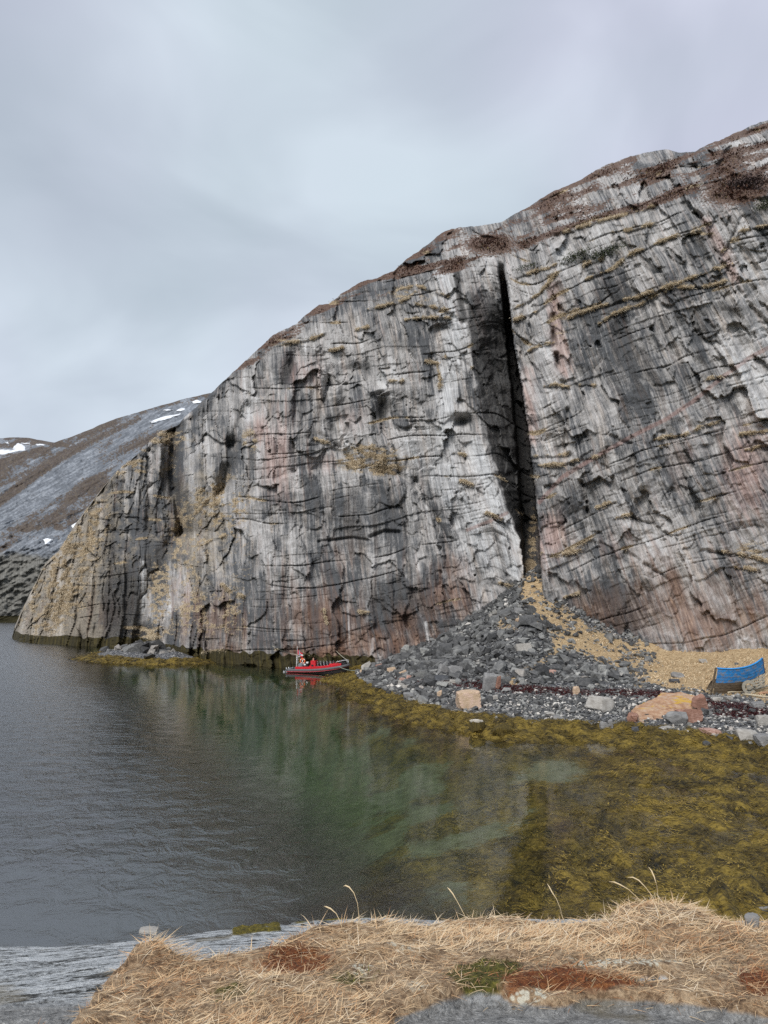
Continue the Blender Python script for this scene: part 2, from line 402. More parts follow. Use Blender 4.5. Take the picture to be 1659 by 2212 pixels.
# great ledge above the lower dome: rock above it is set back
LEDGE = [(540, 1042), (600, 1036), (650, 1022), (700, 1018), (760, 1020), (820, 1030), (864, 1032), (900, 1062), (935, 1110), (960, 1160), (985, 1190)]
vl = itp(U, LEDGE); up_ = vl - V
D += 3.0 * sst(U, 545, 700) * sst(-U, -990, -930) * (sst(up_, -1, 7) * np.exp(-np.maximum(up_, 0) / 130))
D += 2.6 * lmask(U, V, [(690, 940), (720, 965), (780, 1000), (864, 1026)], 9) * 0.3
D += 1.4 * lmask(U, V, [(900, 1068), (932, 1110), (948, 1140), (965, 1190)], 6)
D += 1.2 * lmask(U, V, [(800, 1160), (830, 1148), (862, 1150)], 4) + 1.0 * lmask(U, V, [(690, 1170), (760, 1162), (800, 1168)], 3)
# right-hand buttress: ledges, a slanting trench top right, a vertical broken seam
RL = [[(1219, 502), (1280, 481), (1354, 463), (1414, 444)],
      [(1265, 604), (1325, 578), (1354, 552), (1414, 526), (1462, 507), (1518, 496)],
      [(1228, 686), (1284, 663), (1358, 645), (1414, 628), (1469, 611), (1518, 589), (1581, 569)],
      [(1295, 700), (1325, 678), (1377, 660), (1417, 637), (1469, 619), (1525, 619), (1570, 604)],
      [(1325, 500), (1377, 492), (1417, 481)], [(1113, 663), (1165, 634), (1202, 589)], [(1110, 690), (1150, 676), (1178, 660)],
      [(1142, 756), (1165, 745), (1198, 741)], [(1176, 834), (1202, 831), (1228, 834)], [(1254, 831), (1284, 831)], [(1529, 819), (1555, 812)],
      [(1120, 596), (1160, 585), (1200, 570)], [(1255, 600), (1262, 570), (1300, 560)], [(1560, 545), (1600, 500), (1659, 486)],
      [(1150, 985), (1190, 984), (1225, 980)], [(1160, 1004), (1210, 1003), (1250, 990), (1290, 985)], [(1170, 1195), (1210, 1196), (1260, 1188)],
      [(1330, 1118), (1365, 1110)], [(1410, 950), (1480, 935), (1550, 912)], [(1600, 936), (1659, 930)], [(1610, 970), (1659, 960)],
      [(1290, 1095), (1310, 1088), (1330, 1082)], [(1560, 1190), (1620, 1200), (1659, 1212)], [(1590, 1225), (1640, 1232)], [(1220, 1290), (1250, 1280)]]
LL = [[(679, 946), (718, 963), (752, 985), (769, 1002), (812, 1011), (864, 1026)], [(769, 712), (795, 707)], [(877, 690), (924, 684), (980, 686)],
      [(920, 781), (945, 785), (950, 815), (950, 841)], [(963, 768), (997, 772), (1018, 793)], [(614, 738), (666, 733), (700, 720)], [(541, 937), (580, 936)],
      [(859, 626), (902, 617), (967, 641)], [(700, 760), (740, 752)], [(795, 668), (850, 655), (890, 640)], [(900, 655), (960, 668), (1000, 690)],
      [(840, 824), (870, 822)], [(1050, 1108), (1085, 1120)], [(980, 975), (1005, 985)], [(995, 1040), (1022, 1045)], [(1070, 1255), (1110, 1265)], [(940, 1118), (950, 1125)],
      [(775, 1320), (800, 1326)], [(800, 1338), (806, 1372)], [(700, 1318), (706, 1345)], [(480, 1262), (500, 1280), (530, 1290)], [(420, 1110), (470, 1060), (510, 1020)], [(430, 1180), (470, 1160), (500, 1150)]]
LN = 3.5 * fbm(U / 20, V / 20, 3, 93); LB = np.clip(0.5 + 1.5 * fbm(U / 13, V / 13, 3, 94), 0, 1.15)
ledge = np.zeros_like(U)
for p in RL + LL:
    m = lmask(U, V + LN, p, 3.4); ledge = np.maximum(ledge, m * LB)
    below = lmask(U, V + LN - 6, p, 4); D += 0.5 * below
D += -0.4 * ledge
TR = [(1480, 440), (1512, 470), (1545, 540), (1580, 600), (1610, 650), (1659, 700), (1720, 760)]
brk = 0.35 + 0.9 * fbm(U / 16, V / 16, 3, 97)
D += (1.1 * lmask(U + 2 * jit, V, TR, 6) + 0.7 * lmask(U + 2 * jit, V, [(1600, 470), (1580, 520), (1560, 560)], 4)) * np.clip(brk + 0.4, 0, 1.3)
D += 1.5 * lmask(U, V, [(1196, 640), (1195, 720), (1205, 790), (1225, 860), (1222, 960), (1258, 1050), (1272, 1130)], 5) * (0.5 + 0.8 * vn(V / 12, U / 30, 96))
wj = V + 5 * fbm(U / 14, V / 14, 3, 98)
D += np.clip(brk + 0.3, 0, 1) * (0.9 * lmask(U, wj, [(1360, 1115), (1420, 1140), (1450, 1160)], 4) + 1.1 * lmask(U, wj, [(1520, 1190), (1560, 1195), (1580, 1200)], 4) + 0.8 * lmask(U, wj, [(1350, 1190), (1400, 1225), (1440, 1250)], 4)
     + 0.8 * lmask(U, wj, [(1560, 1020), (1600, 1090)], 4) + 0.7 * lmask(U, wj, [(1310, 940), (1350, 955), (1385, 965)], 4))
# slope above the face: lumpy outcrops
D += top * (1.6 * fbm(U / 60, V / 26, 4, 101) + 0.5 * fbm(U / 14, V / 8, 3, 102))
D *= sst(t, 0.0, 0.02)[:, None] * 1.0
ft = sst(1 - t, 0.0, 0.012)[:, None]
Y = Y + D * (0.25 + 0.75 * ft)
X = A_ * Y; Z = H + E_ * Y
# behind the ridge the hill goes on and falls away
bX, bY, bZ = [], [], []
for dy, dz in ((3, 0.6), (12, 1.0), (45, -6), (120, -45), (200, -110)):
    yy = Y[-1] + dy; bX.append(A_[-1] * yy); bY.append(yy); bZ.append(np.maximum(Z[-1] + dz, -3))
co = np.stack([np.vstack([X] + bX), np.vstack([Y] + bY), np.vstack([Z] + bZ)], -1)
NR = NV + 5

# --- what colours the rock itself: lichens, minerals, rust, weed and plants (the dark mask also paints shade into the recesses)
nz = fbm(U / 40, V / 40, 4, 111)
autog = np.exp(-(jd / 0.07) ** 2) * jon * sst(fbm(C / 34, ji * 2.3, 2, 113), 0.10, 0.42)
dens = np.clip(0.5 + 0.9 * blob(U, V, 880, 680, 170, 110) + 0.8 * blob(U, V, 1200, 800, 90, 240) + 0.6 * blob(U, V, 1600, 1180, 90, 70) + 0.35 * blob(U, V, 1250, 1130, 130, 90)
               - 0.9 * blob(U, V, 760, 1230, 150, 150) - 0.5 * blob(U, V, 1420, 760, 140, 90) - 0.5 * blob(U, V, 1380, 1330, 170, 80), 0, 1.2)
grass = np.clip(np.maximum(ledge * 1.1, autog * dens * 1.15), 0, 1)
for cu, cv, ru, rv, q in ((800, 990, 60, 26, .9), (820, 1005, 45, 18, .9), (760, 985, 30, 12, .6), (360, 945, 36, 14, .9), (330, 1368, 34, 12, .9), (150, 1185, 40, 14, .9), (275, 1000, 34, 10, .9),
                           (1150, 1255, 16, 40, 1.2), (1150, 1160, 10, 60, .6), (540, 950, 22, 26, .5), (620, 740, 40, 10, .4), (880, 640, 60, 20, .4), (1520, 500, 30, 14, .5), (1210, 700, 26, 60, .3), (1620, 1190, 40, 24, .4)):
    grass = np.maximum(grass, q * blob(U, V, cu, cv, ru * 1.15, rv * 1.15) * np.clip(0.15 + 1.5 * sst(fbm(U / 12, V / 5, 3, 117), -0.2, 0.35), 0, 1.1))
reg = np.clip(1.0 * blob(U, V, 120, 1260, 75, 120, 25) + 0.8 * blob(U, V, 190, 1110, 50, 60) + 0.55 * blob(U, V, 275, 1010, 60, 30) + 0.9 * blob(U, V, 455, 1090, 75, 50, -35) + 0.65 * blob(U, V, 400, 1200, 60, 70) + 0.6 * blob(U, V, 440, 1330, 90, 60) + 0.6 * blob(U, V, 340, 1290, 24, 70) + 0.5 * blob(U, V, 365, 990, 22, 60) + 0.35 * blob(U, V, 520, 1180, 40, 160) + 0.35 * blob(U, V, 560, 860, 70, 60), 0, 1)
scat = sst(fbm(U / 7, V / 5, 3, 119) + 0.5 * fbm(C / 16, RR / 60, 2, 120), -0.12, 0.35)
grass = np.maximum(grass, reg * scat * 0.8)
lich = np.clip(lft * (0.55 * (1 - sst(U, 150, 330)) + 0.25) + 0.5 * blob(U, V, 440, 1150, 70, 140), 0, 1)      # tan lichen of the left-hand end
heath = np.clip(top * (0.30 + 1.05 * fbm(U / 75, (V + 0.33 * U) / 13, 4, 121)), 0, 1)
heath *= sst(U, 420, 560) * 1.0
heath = np.maximum(heath, 0.9 * blob(U, V, 1595, 405, 80, 36, -12) + 0.9 * blob(U, V, 1060, 528, 60, 24) + 0.6 * lmask(U, V, [(1130, 530), (1200, 500), (1290, 470), (1400, 440), (1500, 405)], 9))
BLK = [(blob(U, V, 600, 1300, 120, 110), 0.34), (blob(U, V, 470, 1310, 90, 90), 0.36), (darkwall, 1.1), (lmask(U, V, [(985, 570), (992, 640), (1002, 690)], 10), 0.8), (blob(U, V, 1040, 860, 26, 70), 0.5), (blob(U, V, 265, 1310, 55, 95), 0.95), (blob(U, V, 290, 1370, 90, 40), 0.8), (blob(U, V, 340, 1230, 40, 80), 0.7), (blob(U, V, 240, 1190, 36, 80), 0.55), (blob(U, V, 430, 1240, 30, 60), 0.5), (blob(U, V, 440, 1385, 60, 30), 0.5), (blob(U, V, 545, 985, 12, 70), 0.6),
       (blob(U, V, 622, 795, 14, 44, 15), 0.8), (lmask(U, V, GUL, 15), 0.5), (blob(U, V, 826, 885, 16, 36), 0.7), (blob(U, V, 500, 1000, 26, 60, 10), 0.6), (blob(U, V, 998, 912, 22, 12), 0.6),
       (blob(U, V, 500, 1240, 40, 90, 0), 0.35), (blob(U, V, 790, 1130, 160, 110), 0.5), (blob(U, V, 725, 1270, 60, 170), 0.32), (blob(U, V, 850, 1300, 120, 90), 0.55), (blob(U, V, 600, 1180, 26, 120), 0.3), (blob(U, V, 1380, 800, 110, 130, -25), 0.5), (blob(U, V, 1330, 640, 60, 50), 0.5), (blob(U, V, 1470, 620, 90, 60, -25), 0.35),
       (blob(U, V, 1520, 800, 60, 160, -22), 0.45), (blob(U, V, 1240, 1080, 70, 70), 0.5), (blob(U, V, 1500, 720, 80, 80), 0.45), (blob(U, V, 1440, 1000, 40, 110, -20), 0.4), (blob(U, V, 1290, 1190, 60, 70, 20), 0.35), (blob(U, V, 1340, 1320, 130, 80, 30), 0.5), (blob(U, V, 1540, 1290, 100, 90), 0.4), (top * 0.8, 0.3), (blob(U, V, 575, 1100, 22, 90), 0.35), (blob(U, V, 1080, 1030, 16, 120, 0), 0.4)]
dark = np.zeros_like(U)  # black lichen and dark rock, with shade painted into cleft, gullies and alcove
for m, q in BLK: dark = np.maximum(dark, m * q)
PAL = [(lmask(U, V, [(955, 600), (985, 720), (970, 850), (960, 1000), (1010, 1110), (1060, 1220)], 40), .62), (lmask(U, V, [(1030, 960), (1060, 1050), (1095, 1150), (1110, 1230)], 26), .75), (lmask(U, V, [(880, 960), (935, 1030), (985, 1110), (1010, 1230)], 24), .6),
       (blob(U, V, 730, 740, 90, 60), .25), (blob(U, V, 840, 780, 60, 60), .3), (blob(U, V, 1180, 720, 50, 120), .25), (blob(U, V, 1640, 820, 60, 120), .3), (blob(U, V, 1600, 560, 60, 60), .3), (lmask(U, V, [(1380, 900), (1450, 1000), (1480, 1100)], 22), .3), (blob(U, V, 730, 860, 30, 60), .35),
       (lmask(U, V, [(800, 1240), (796, 1300), (792, 1340)], 8), .5), (lmask(U, V, [(1040, 1260), (1030, 1330)], 9), .6), (lmask(U, V, [(806, 1380), (802, 1428)], 4), .9), (lmask(U, V, [(920, 1345), (926, 1392)], 3), 1.2), (lmask(U, V, [(752, 1300), (755, 1400)], 2), .9), (lmask(U, V, [(893, 1185), (905, 1230)], 4), .4), (lmask(U, V, [(1640, 1395), (1648, 1412)], 3), 1.0),
       (blob(U, V, 430, 980, 24, 60), .35), (blob(U, V, 275, 1030, 16, 60), .35), (lmask(U, V, [(310, 1215), (312, 1270), (308, 1320)], 5), .75), (top * blob(U, V, 1400, 370, 160, 60), .25)]
pale = np.zeros_like(U)
for m, q in PAL: pale = np.maximum(pale, m * q)
PNK = [(blob(U, V, 600, 990, 40, 100), .55), (blob(U, V, 560, 930, 26, 40), .5), (blob(U, V, 650, 800, 50, 40), .35), (lmask(U, V, [(1195, 620), (1200, 720), (1220, 800)], 22), .5), (lmask(U, V, [(1140, 800), (1150, 950)], 18), .45), (blob(U, V, 1190, 1160, 40, 60), .6), (blob(U, V, 1610, 1020, 60, 130), .55),
       (blob(U, V, 1470, 1000, 40, 80), .25), (lmask(U, V, [(1525, 480), (1560, 540), (1590, 600)], 16), .5), (blob(U, V, 760, 900, 40, 40), .3), (blob(U, V, 400, 1290, 30, 60), .3), (blob(U, V, 1040, 700, 26, 80), .35), (blob(U, V, 700, 1000, 26, 30), .35), (blob(U, V, 1320, 1180, 60, 40), .25)]
pink = np.zeros_like(U)
for m, q in PNK: pink = np.maximum(pink, m * q)
dyke = np.maximum(lmask(U, V, [(1165, 1085), (1215, 1030), (1290, 985), (1360, 945), (1440, 905), (1500, 865), (1560, 815), (1620, 772), (1700, 730)], 5.0), lmask(U, V, [(1010, 1145), (1060, 1125), (1095, 1108)], 4))
RST = [(blob(U, V, 820, 1390, 230, 50), .45), (blob(U, V, 690, 1330, 110, 80), .42), (blob(U, V, 1500, 1330, 170, 100), .46), (blob(U, V, 470, 1340, 80, 70), .42), (blob(U, V, 960, 1300, 90, 60), .4), (blob(U, V, 1300, 1330, 90, 70), .42), (blob(U, V, 640, 1415, 36, 26), .6), (blob(U, V, 720, 1412, 50, 24), .75), (blob(U, V, 770, 1330, 26, 50), .4), (blob(U, V, 870, 1340, 40, 50), .5), (blob(U, V, 900, 1400, 70, 30), .45), (blob(U, V, 660, 1300, 30, 40), .3), (lmask(U, V, [(1450, 1250), (1480, 1330), (1500, 1390)], 26), .6),
       (blob(U, V, 1570, 1350, 50, 70), .55), (blob(U, V, 1630, 1330, 40, 80), .5), (blob(U, V, 1410, 1210, 60, 50), .3), (blob(U, V, 480, 1400, 50, 30), .4), (blob(U, V, 1000, 1330, 30, 50), .4), (blob(U, V, 740, 1200, 30, 60), .2), (blob(U, V, 380, 1140, 20, 60), .3), (blob(U, V, 240, 1330, 50, 40), .3), (blob(U, V, 1380, 1330, 80, 60, 30), .35), (blob(U, V, 970, 1230, 60, 40), .25)]
rust = np.zeros_like(U)
for m, q in RST: rust = np.maximum(rust, m * q)
tide = (2.1 + 0.5 * fbm(U / 12, U * 0 + 4, 2, 131) - Z)
weed = sst(tide, -0.35, 0.35) * sst(-U, -830, -790)
tone = np.clip(0.5 - 0.14 * lft - 0.07 * sst(V, 1180, 1330) + 0.08 * top * 0 + 0.30 * fbm(C / 130, RR / 240, 3, 143) + lft * 0.8 * fbm(C / 13, RR / 110, 3, 144) + 0.22 * (rid - 0.5) + 0.20 * (gid - 0.5) + 0.30 * (fr1 - 0.5) + 0.22 * (fr2 - 0.5) + 0.16 * fbm(C / 60, RR / 200, 3, 141), 0, 1)
def pad(a): return np.vstack([a] + [a[-1:]] * 5).ravel()
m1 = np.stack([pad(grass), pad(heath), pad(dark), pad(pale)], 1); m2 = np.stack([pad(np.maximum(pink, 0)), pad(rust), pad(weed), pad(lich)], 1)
m3 = np.stack([pad(tone), pad(dyke), pad(jg * 0.5), pad(top)], 1)
flow = np.stack([pad(C) / 100, pad(RR) / 100, pad(Q) / 100], 1)
cliff_me = mesh_np('cliff', co.reshape(-1, 3), grid_faces(NR, NU), {'m1': m1, 'm2': m2, 'm3': m3, 'flow': flow})

def rock_face_material(name, cool=1.0):
    m = Mat(name, 0.8, 0.3)
    fl = m.attr('flow').outputs['Vector']
    a1 = m.sep(m.attr('m1').outputs['Color']); al1 = m.attr('m1').outputs['Alpha']
    a2 = m.sep(m.attr('m2').outputs['Color']); al2 = m.attr('m2').outputs['Alpha']
    a3 = m.sep(m.attr('m3').outputs['Color'])
    st0 = m.noise(m.scale(fl, (2.6, 0.32, 0), (5, 2, 0)), 1, 4, 0.6, 0.5)
    st1 = m.noise(m.scale(fl, (8.5, 0.7, 0)), 1, 5, 0.62, 0.45)
    st2 = m.noise(m.scale(fl, (26, 2.4, 0)), 1, 5, 0.62, 0.4)
    st3 = m.noise(m.scale(fl, (60, 14, 30)), 1, 4, 0.65)
    mott = m.noise(m.scale(fl, (5, 0, 5)), 1, 6, 0.65)
    t_ = m.mt('MULTIPLY', st1, 0.85); t_ = m.mt('MULTIPLY_ADD', st2, 1.15, t_); t_ = m.mt('MULTIPLY_ADD', st3, 0.55, t_); t_ = m.mt('MULTIPLY_ADD', st0, 1.1, t_)
    t_ = m.mt('MULTIPLY_ADD', a3[0], 0.8, t_); t_ = m.mt('MULTIPLY_ADD', mott, 0.7, t_); t_ = m.mt('MULTIPLY_ADD', t_, 1.28, -2.85)
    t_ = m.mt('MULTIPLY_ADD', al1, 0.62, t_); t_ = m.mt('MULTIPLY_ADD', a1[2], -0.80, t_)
    base = m.ramp(t_, [(0.03, (0.085, 0.088, 0.093)), (0.25, (0.197, 0.194, 0.193)), (0.47, (0.318, 0.306, 0.296)), (0.70, (0.43, 0.415, 0.405)), (0.97, (0.55, 0.545, 0.54))])
    warm = m.noise(m.scale(fl, (5, 0.6, 0), (3, 1, 0)), 1, 4, 0.6)
    base = m.mix(m.step(warm, 0.52, 0.72), base, m.mix(1.0, base, (1.08, 0.985, 0.90), 'MULTIPLY'))
    # grey-green to buff lichen film
    lf = m.rag(al2, mott, 0.25, 1.2, 0.5)
    base = m.mix(m.mt('MULTIPLY', lf, 0.5), base, m.ramp(st3, [(0.25, (0.16, 0.13, 0.095)), (0.5, (0.36, 0.30, 0.22)), (0.75, (0.54, 0.47, 0.36))]))
    pf = m.rag(a2[0], st1, 0.28, 0.8, 0.34)
    base = m.mix(m.mt('MULTIPLY', pf, 0.7), base, m.ramp(st2, [(0.3, (0.20, 0.12, 0.105)), (0.55, (0.42, 0.29, 0.255)), (0.75, (0.55, 0.44, 0.40))]))
    wf = m.rag(al1, st1, 0.22, 0.9, 0.5)
    base = m.mix(m.mt('MULTIPLY', wf, 0.8), base, m.ramp(st2, [(0.3, (0.22, 0.225, 0.235)), (0.5, (0.47, 0.475, 0.48)), (0.72, (0.66, 0.665, 0.67))]))
    rf = m.rag(a2[1], st1, 0.3, 0.9, 0.32)
    base = m.mix(m.mt('MULTIPLY', rf, 0.7), base, m.ramp(st2, [(0.3, (0.075, 0.03, 0.016)), (0.55, (0.19, 0.083, 0.036)), (0.75, (0.36, 0.21, 0.10))]))
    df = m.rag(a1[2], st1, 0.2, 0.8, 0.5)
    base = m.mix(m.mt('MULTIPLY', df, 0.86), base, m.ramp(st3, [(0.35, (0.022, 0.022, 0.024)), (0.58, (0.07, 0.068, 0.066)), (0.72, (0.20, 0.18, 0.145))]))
    base = m.mix(m.mt('MULTIPLY', m.rag(a3[1], st3, 0.25, 0.9, 0.45), 0.5), base, (0.27, 0.15, 0.125))
    hn = m.noise(m.scale(fl, (16, 0, 30)), 1, 5, 0.65)
    hf = m.rag(a1[1], hn, 0.10, 1.0)
    base = m.mix(m.mt('MULTIPLY', hf, 0.9), base, m.ramp(m.noise(m.scale(fl, (30, 0, 40)), 1, 4, 0.7), [(0.3, (0.04, 0.024, 0.019)), (0.48, (0.10, 0.058, 0.043)), (0.62, (0.17, 0.105, 0.068)), (0.78, (0.25, 0.205, 0.11))]))
    gf = m.rag(a1[0], st3, 0.12, 0.7)
    base = m.mix(m.mt('MULTIPLY', gf, 0.9), base, m.ramp(m.noise(m.scale(fl, (40, 0, 40)), 1, 3, 0.7), [(0.3, (0.16, 0.12, 0.07)), (0.5, (0.40, 0.31, 0.195)), (0.7, (0.60, 0.49, 0.33))]))
    kf_ = m.step(m.mt('MULTIPLY_ADD', st2, 0.5, a2[2]), 0.6, 0.85)
    base = m.mix(kf_, base, m.ramp(st2, [(0.3, (0.012, 0.010, 0.004)), (0.55, (0.045, 0.036, 0.012)), (0.75, (0.10, 0.078, 0.02))]))
    m.col(base)
    hgt = m.mt('MULTIPLY_ADD', st2, 0.8, m.mt('MULTIPLY', st3, 0.5))
    m.bump(hgt, 0.6, 0.3)
    return m.m
M_CLIFF = rock_face_material('banded_gneiss')
link('cliff', cliff_me, M_CLIFF, kind='structure')

# --- tufts hanging from the ledges
rng = np.random.default_rng(5)
gm = np.clip(grass - 0.25, 0, 1)
pr = (gm ** 1.3).ravel(); idx = rng.choice(pr.size, 21000, p=pr / pr.sum())
bp = co[:NV].reshape(-1, 3)[idx].copy(); uu = U.ravel()[idx]
n = len(bp); k3 = 3
bp = np.repeat(bp, k3, 0) + rng.normal(0, 0.16, (n * k3, 3)); bp[:, 1] -= 0.15
ds = np.stack([rng.normal(0, 0.55, n * k3), -0.55 + rng.normal(0, 0.25, n * k3), rng.uniform(-0.1, 0.75, n * k3)], 1); ds /= np.linalg.norm(ds, axis=1)[:, None]
ln = rng.uniform(0.18, 0.46, n * k3) * np.repeat(1 + 0.35 * sst(-uu, -500, -300), k3); wd = ln * 0.26
side = np.stack([np.ones(n * k3), np.zeros(n * k3), rng.normal(0, 0.4, n * k3)], 1); side /= np.linalg.norm(side, axis=1)[:, None]
tn = np.clip(np.repeat(rng.normal(0.55, 0.2, n), k3) + rng.normal(0, 0.12, n * k3), 0, 1)
lg = blades('ledge_grass', bp, ds, ln, wd, rng.uniform(0.3, 0.9, n * k3), tn, 2, side, rng)
def straw(name, stops):
    m = Mat(name, 0.7, 0.25); a = m.attr('tone').outputs['Fac']; b = m.attr('along').outputs['Fac']
    c = m.ramp(a, stops); nzz = m.noise(m.pos(), 3.0, 3, 0.6)
    m.col(m.mix(m.mt('MULTIPLY', nzz, 0.45), c, m.mix(1.0, c, (0.62, 0.52, 0.42), 'MULTIPLY')))
    tl_ = m.n('ShaderNodeBsdfTranslucent'); m.put(tl_.inputs['Color'], c); ms_ = m.n('ShaderNodeMixShader'); ms_.inputs[0].default_value = 0.22
    m.put(ms_.inputs[1], m.b.outputs[0]); m.put(ms_.inputs[2], tl_.outputs[0]); m.put(m.out.inputs['Surface'], ms_.outputs[0])
    return m.m
M_LEDGE = straw('dry_ledge_grass', [(0.1, (0.36, 0.285, 0.185)), (0.45, (0.58, 0.48, 0.34)), (0.75, (0.72, 0.62, 0.46)), (1.0, (0.80, 0.72, 0.57))])
link('ledge_grass', lg, M_LEDGE, kind='stuff')
# heath tufts breaking up the skyline and the upper slope
pr = (np.clip(heath - 0.45, 0, 1) * sst(V - vr[None, :], 8, 20)).ravel(); idx = rng.choice(pr.size, 5000, p=pr / pr.sum())
bp = np.repeat(co[:NV].reshape(-1, 3)[idx], 2, 0) + rng.normal(0, 0.3, (10000, 3)); n = len(bp)
ds = np.stack([rng.normal(0, 0.5, n), rng.normal(-0.3, 0.4, n), rng.uniform(0.2, 1, n)], 1); ds /= np.linalg.norm(ds, axis=1)[:, None]
hm = blades('heath', bp, ds, rng.uniform(0.2, 0.45, n), rng.uniform(0.15, 0.3, n), rng.uniform(0, 0.4, n), np.clip(rng.normal(0.4, 0.22, n), 0, 1), 2, None, rng)
M_HEATH = straw('brown_heather', [(0.1, (0.03, 0.015, 0.012)), (0.4, (0.085, 0.04, 0.03)), (0.65, (0.14, 0.07, 0.045)), (0.9, (0.20, 0.16, 0.07))])
link('heath', hm, M_HEATH, kind='stuff')
# ================================================================== hills beyond
def hill(name, ridge, basev, Y0, z0, k, amp, seed, nu, nv, u0, u1, mat, masks):
    uu = np.linspace(u0, u1, nu)
    vr_ = itp(uu, ridge) + amp * fbm(uu / 22, uu * 0, 4, seed)
    vb_ = itp(uu, basev)
    tt = np.linspace(0, 1, nv)[:, None]
    U_ = np.repeat(uu[None], nv, 0); V_ = vb_[None] + (vr_ - vb_)[None] * tt
    a, e_ = ray(U_, V_)
    # a low sea cliff, then slabs leaning back
    cl = sst(1190 + 14 * fbm(U_ / 40, U_ * 0, 3, seed + 1) - V_, -10, 10)
    Ya = (Y0 + 0.12 * (H - z0)) / (1 - 0.12 * e_)
    zc = z0 + (0 if k[1] == 0 else k[1]); Yc = Y0 + 0.12 * (zc - z0)
    Yb_ = (Yc + k[0] * (H - zc)) / np.maximum(1 - k[0] * e_, 0.05)
    Y_ = np.logaddexp(Ya / 4, Yb_ / 4) * 4
    g = 0.55 * U_ + V_                     # slabs run down to the left
    Y_ += k[2] * (fbm(g / 18, (U_ - V_) / 120, 4, seed + 2) + 0.5 * fbm(U_ / 9, V_ / 7, 3, seed + 3)) * np.minimum(1, tt * 12) * np.minimum(1, (1 - tt) * 20 + 0.3)
    X_ = a * Y_; Z_ = H + e_ * Y_
    Xs = [X_]; Ys = [Y_]; Zs = [Z_]
    for dy, dz in ((20, 0), (120, -60), (300, -260)):
        y2 = Y_[-1] + dy; Xs.append(a[-1:] * y2); Ys.append(y2[None]); Zs.append(np.maximum(Z_[-1:] + dz, -5))
    co_ = np.stack([np.vstack(Xs), np.vstack(Ys), np.vstack(Zs)], -1)
    mk = masks(U_, V_, g)
    pd = lambda q: np.vstack([q] + [q[-1:]] * 3).ravel()
    cols = np.stack([pd(q) for q in mk], 1)
    fl = np.stack([pd(g) / 100, pd(U_ - V_) / 100, pd(U_) / 100], 1)
    me = mesh_np(name, co_.reshape(-1, 3), grid_faces(nv + 3, nu), {'m1': cols, 'flow': fl})
    link(name, me, mat, kind='structure')
    def on(u, v):
        """the hill's surface at a place on it"""
        i = np.clip(((np.interp(u, uu, vb_) - v) / (np.interp(u, uu, vb_) - np.interp(u, uu, vr_)) * (nv - 1)), 0, nv - 1.001)
        return np.interp(i, np.arange(nv), Y_[:, int(np.argmin(abs(uu - u)))])
    return on
def hill_mat(name, slab):
    m = Mat(name, 0.85, 0.25)
    fl = m.attr('flow').outputs['Vector']; a = m.sep(m.attr('m1').outputs['Color'])
    s1 = m.noise(m.scale(fl, (18, 1.6, 0)), 1, 5, 0.62); s2 = m.noise(m.scale(fl, (20, 12, 9)), 1, 5, 0.65); s3 = m.noise(m.scale(fl, (0, 0, 30), (0, 0, 0)), 1, 5, 0.6)
    rock = m.ramp(m.mt('MULTIPLY_ADD', s2, 0.5, m.mt('MULTIPLY', s1, 0.7)), slab)
    clf = m.ramp(m.mt('MULTIPLY_ADD', s2, 0.4, m.mt('MULTIPLY', s3, 0.7)), [(0.35, (0.06, 0.06, 0.055)), (0.55, (0.17, 0.165, 0.15)), (0.75, (0.31, 0.30, 0.27))])
    c = m.mix(a[1], rock, clf)
    hf = m.rag(a[0], s2, 0.1, 0.9, 0.36)
    c = m.mix(m.mt('MULTIPLY', hf, 0.85), c, m.ramp(m.noise(m.scale(fl, (40, 20, 10)), 1, 4, 0.7), [(0.3, (0.035, 0.025, 0.018)), (0.5, (0.08, 0.053, 0.036)), (0.7, (0.14, 0.11, 0.06))]))
    c = m.mix(m.step(a[2], 0.4, 0.6), c, (0.035, 0.03, 0.012))
    m.col(c); m.bump(m.mt('ADD', s1, s2), 0.6, 1.5)
    return m.m
M_SLAB = hill_mat('grey_slabs', [(0.40, (0.075, 0.082, 0.093)), (0.58, (0.155, 0.168, 0.188)), (0.72, (0.29, 0.31, 0.34)), (0.88, (0.43, 0.45, 0.475))])
M_FAR = hill_mat('far_fell', [(0.40, (0.11, 0.12, 0.135)), (0.60, (0.20, 0.215, 0.24)), (0.8, (0.33, 0.345, 0.37))])
def mid_masks(U_, V_, g):
    h = np.clip(0.26 + 0.95 * fbm(g / 32, (U_ - V_) / 170, 4, 205), 0, 1)
    rv = itp(U_, [(-40, 1010), (115, 957), (200, 925), (300, 890), (400, 862), (450, 850), (560, 820)])
    h = np.maximum(h, (0.62 * np.exp(-((V_ - rv) / 24) ** 2) + 0.5 * fbm(U_ / 20, V_ / 9, 3, 207)))
    h = np.maximum(h, 0.9 * lmask(U_, V_, [(0, 1180 - 95), (60, 1040), (130, 990), (210, 950), (300, 905)], 14))
    h = np.maximum(h, 0.85 * np.exp(-((V_ - 1148 + 0.1 * U_) / 26) ** 2) * (0.6 + 0.6 * fbm(U_ / 26, V_ / 12, 3, 206)))
    h -= 0.5 * lmask(U_, V_, [(20, 1110), (110, 1040), (200, 975), (300, 915), (420, 880)], 26) + 0.25 * lmask(U_, V_, [(0, 1140), (90, 1090), (200, 1040), (280, 980)], 24)
    cl = sst(V_ - (1196 + 14 * fbm(U_ / 40, U_ * 0, 3, 201)), -6, 10)
    return np.clip(h, 0, 1) * (1 - cl), cl, sst(V_, 1327, 1333), h * 0
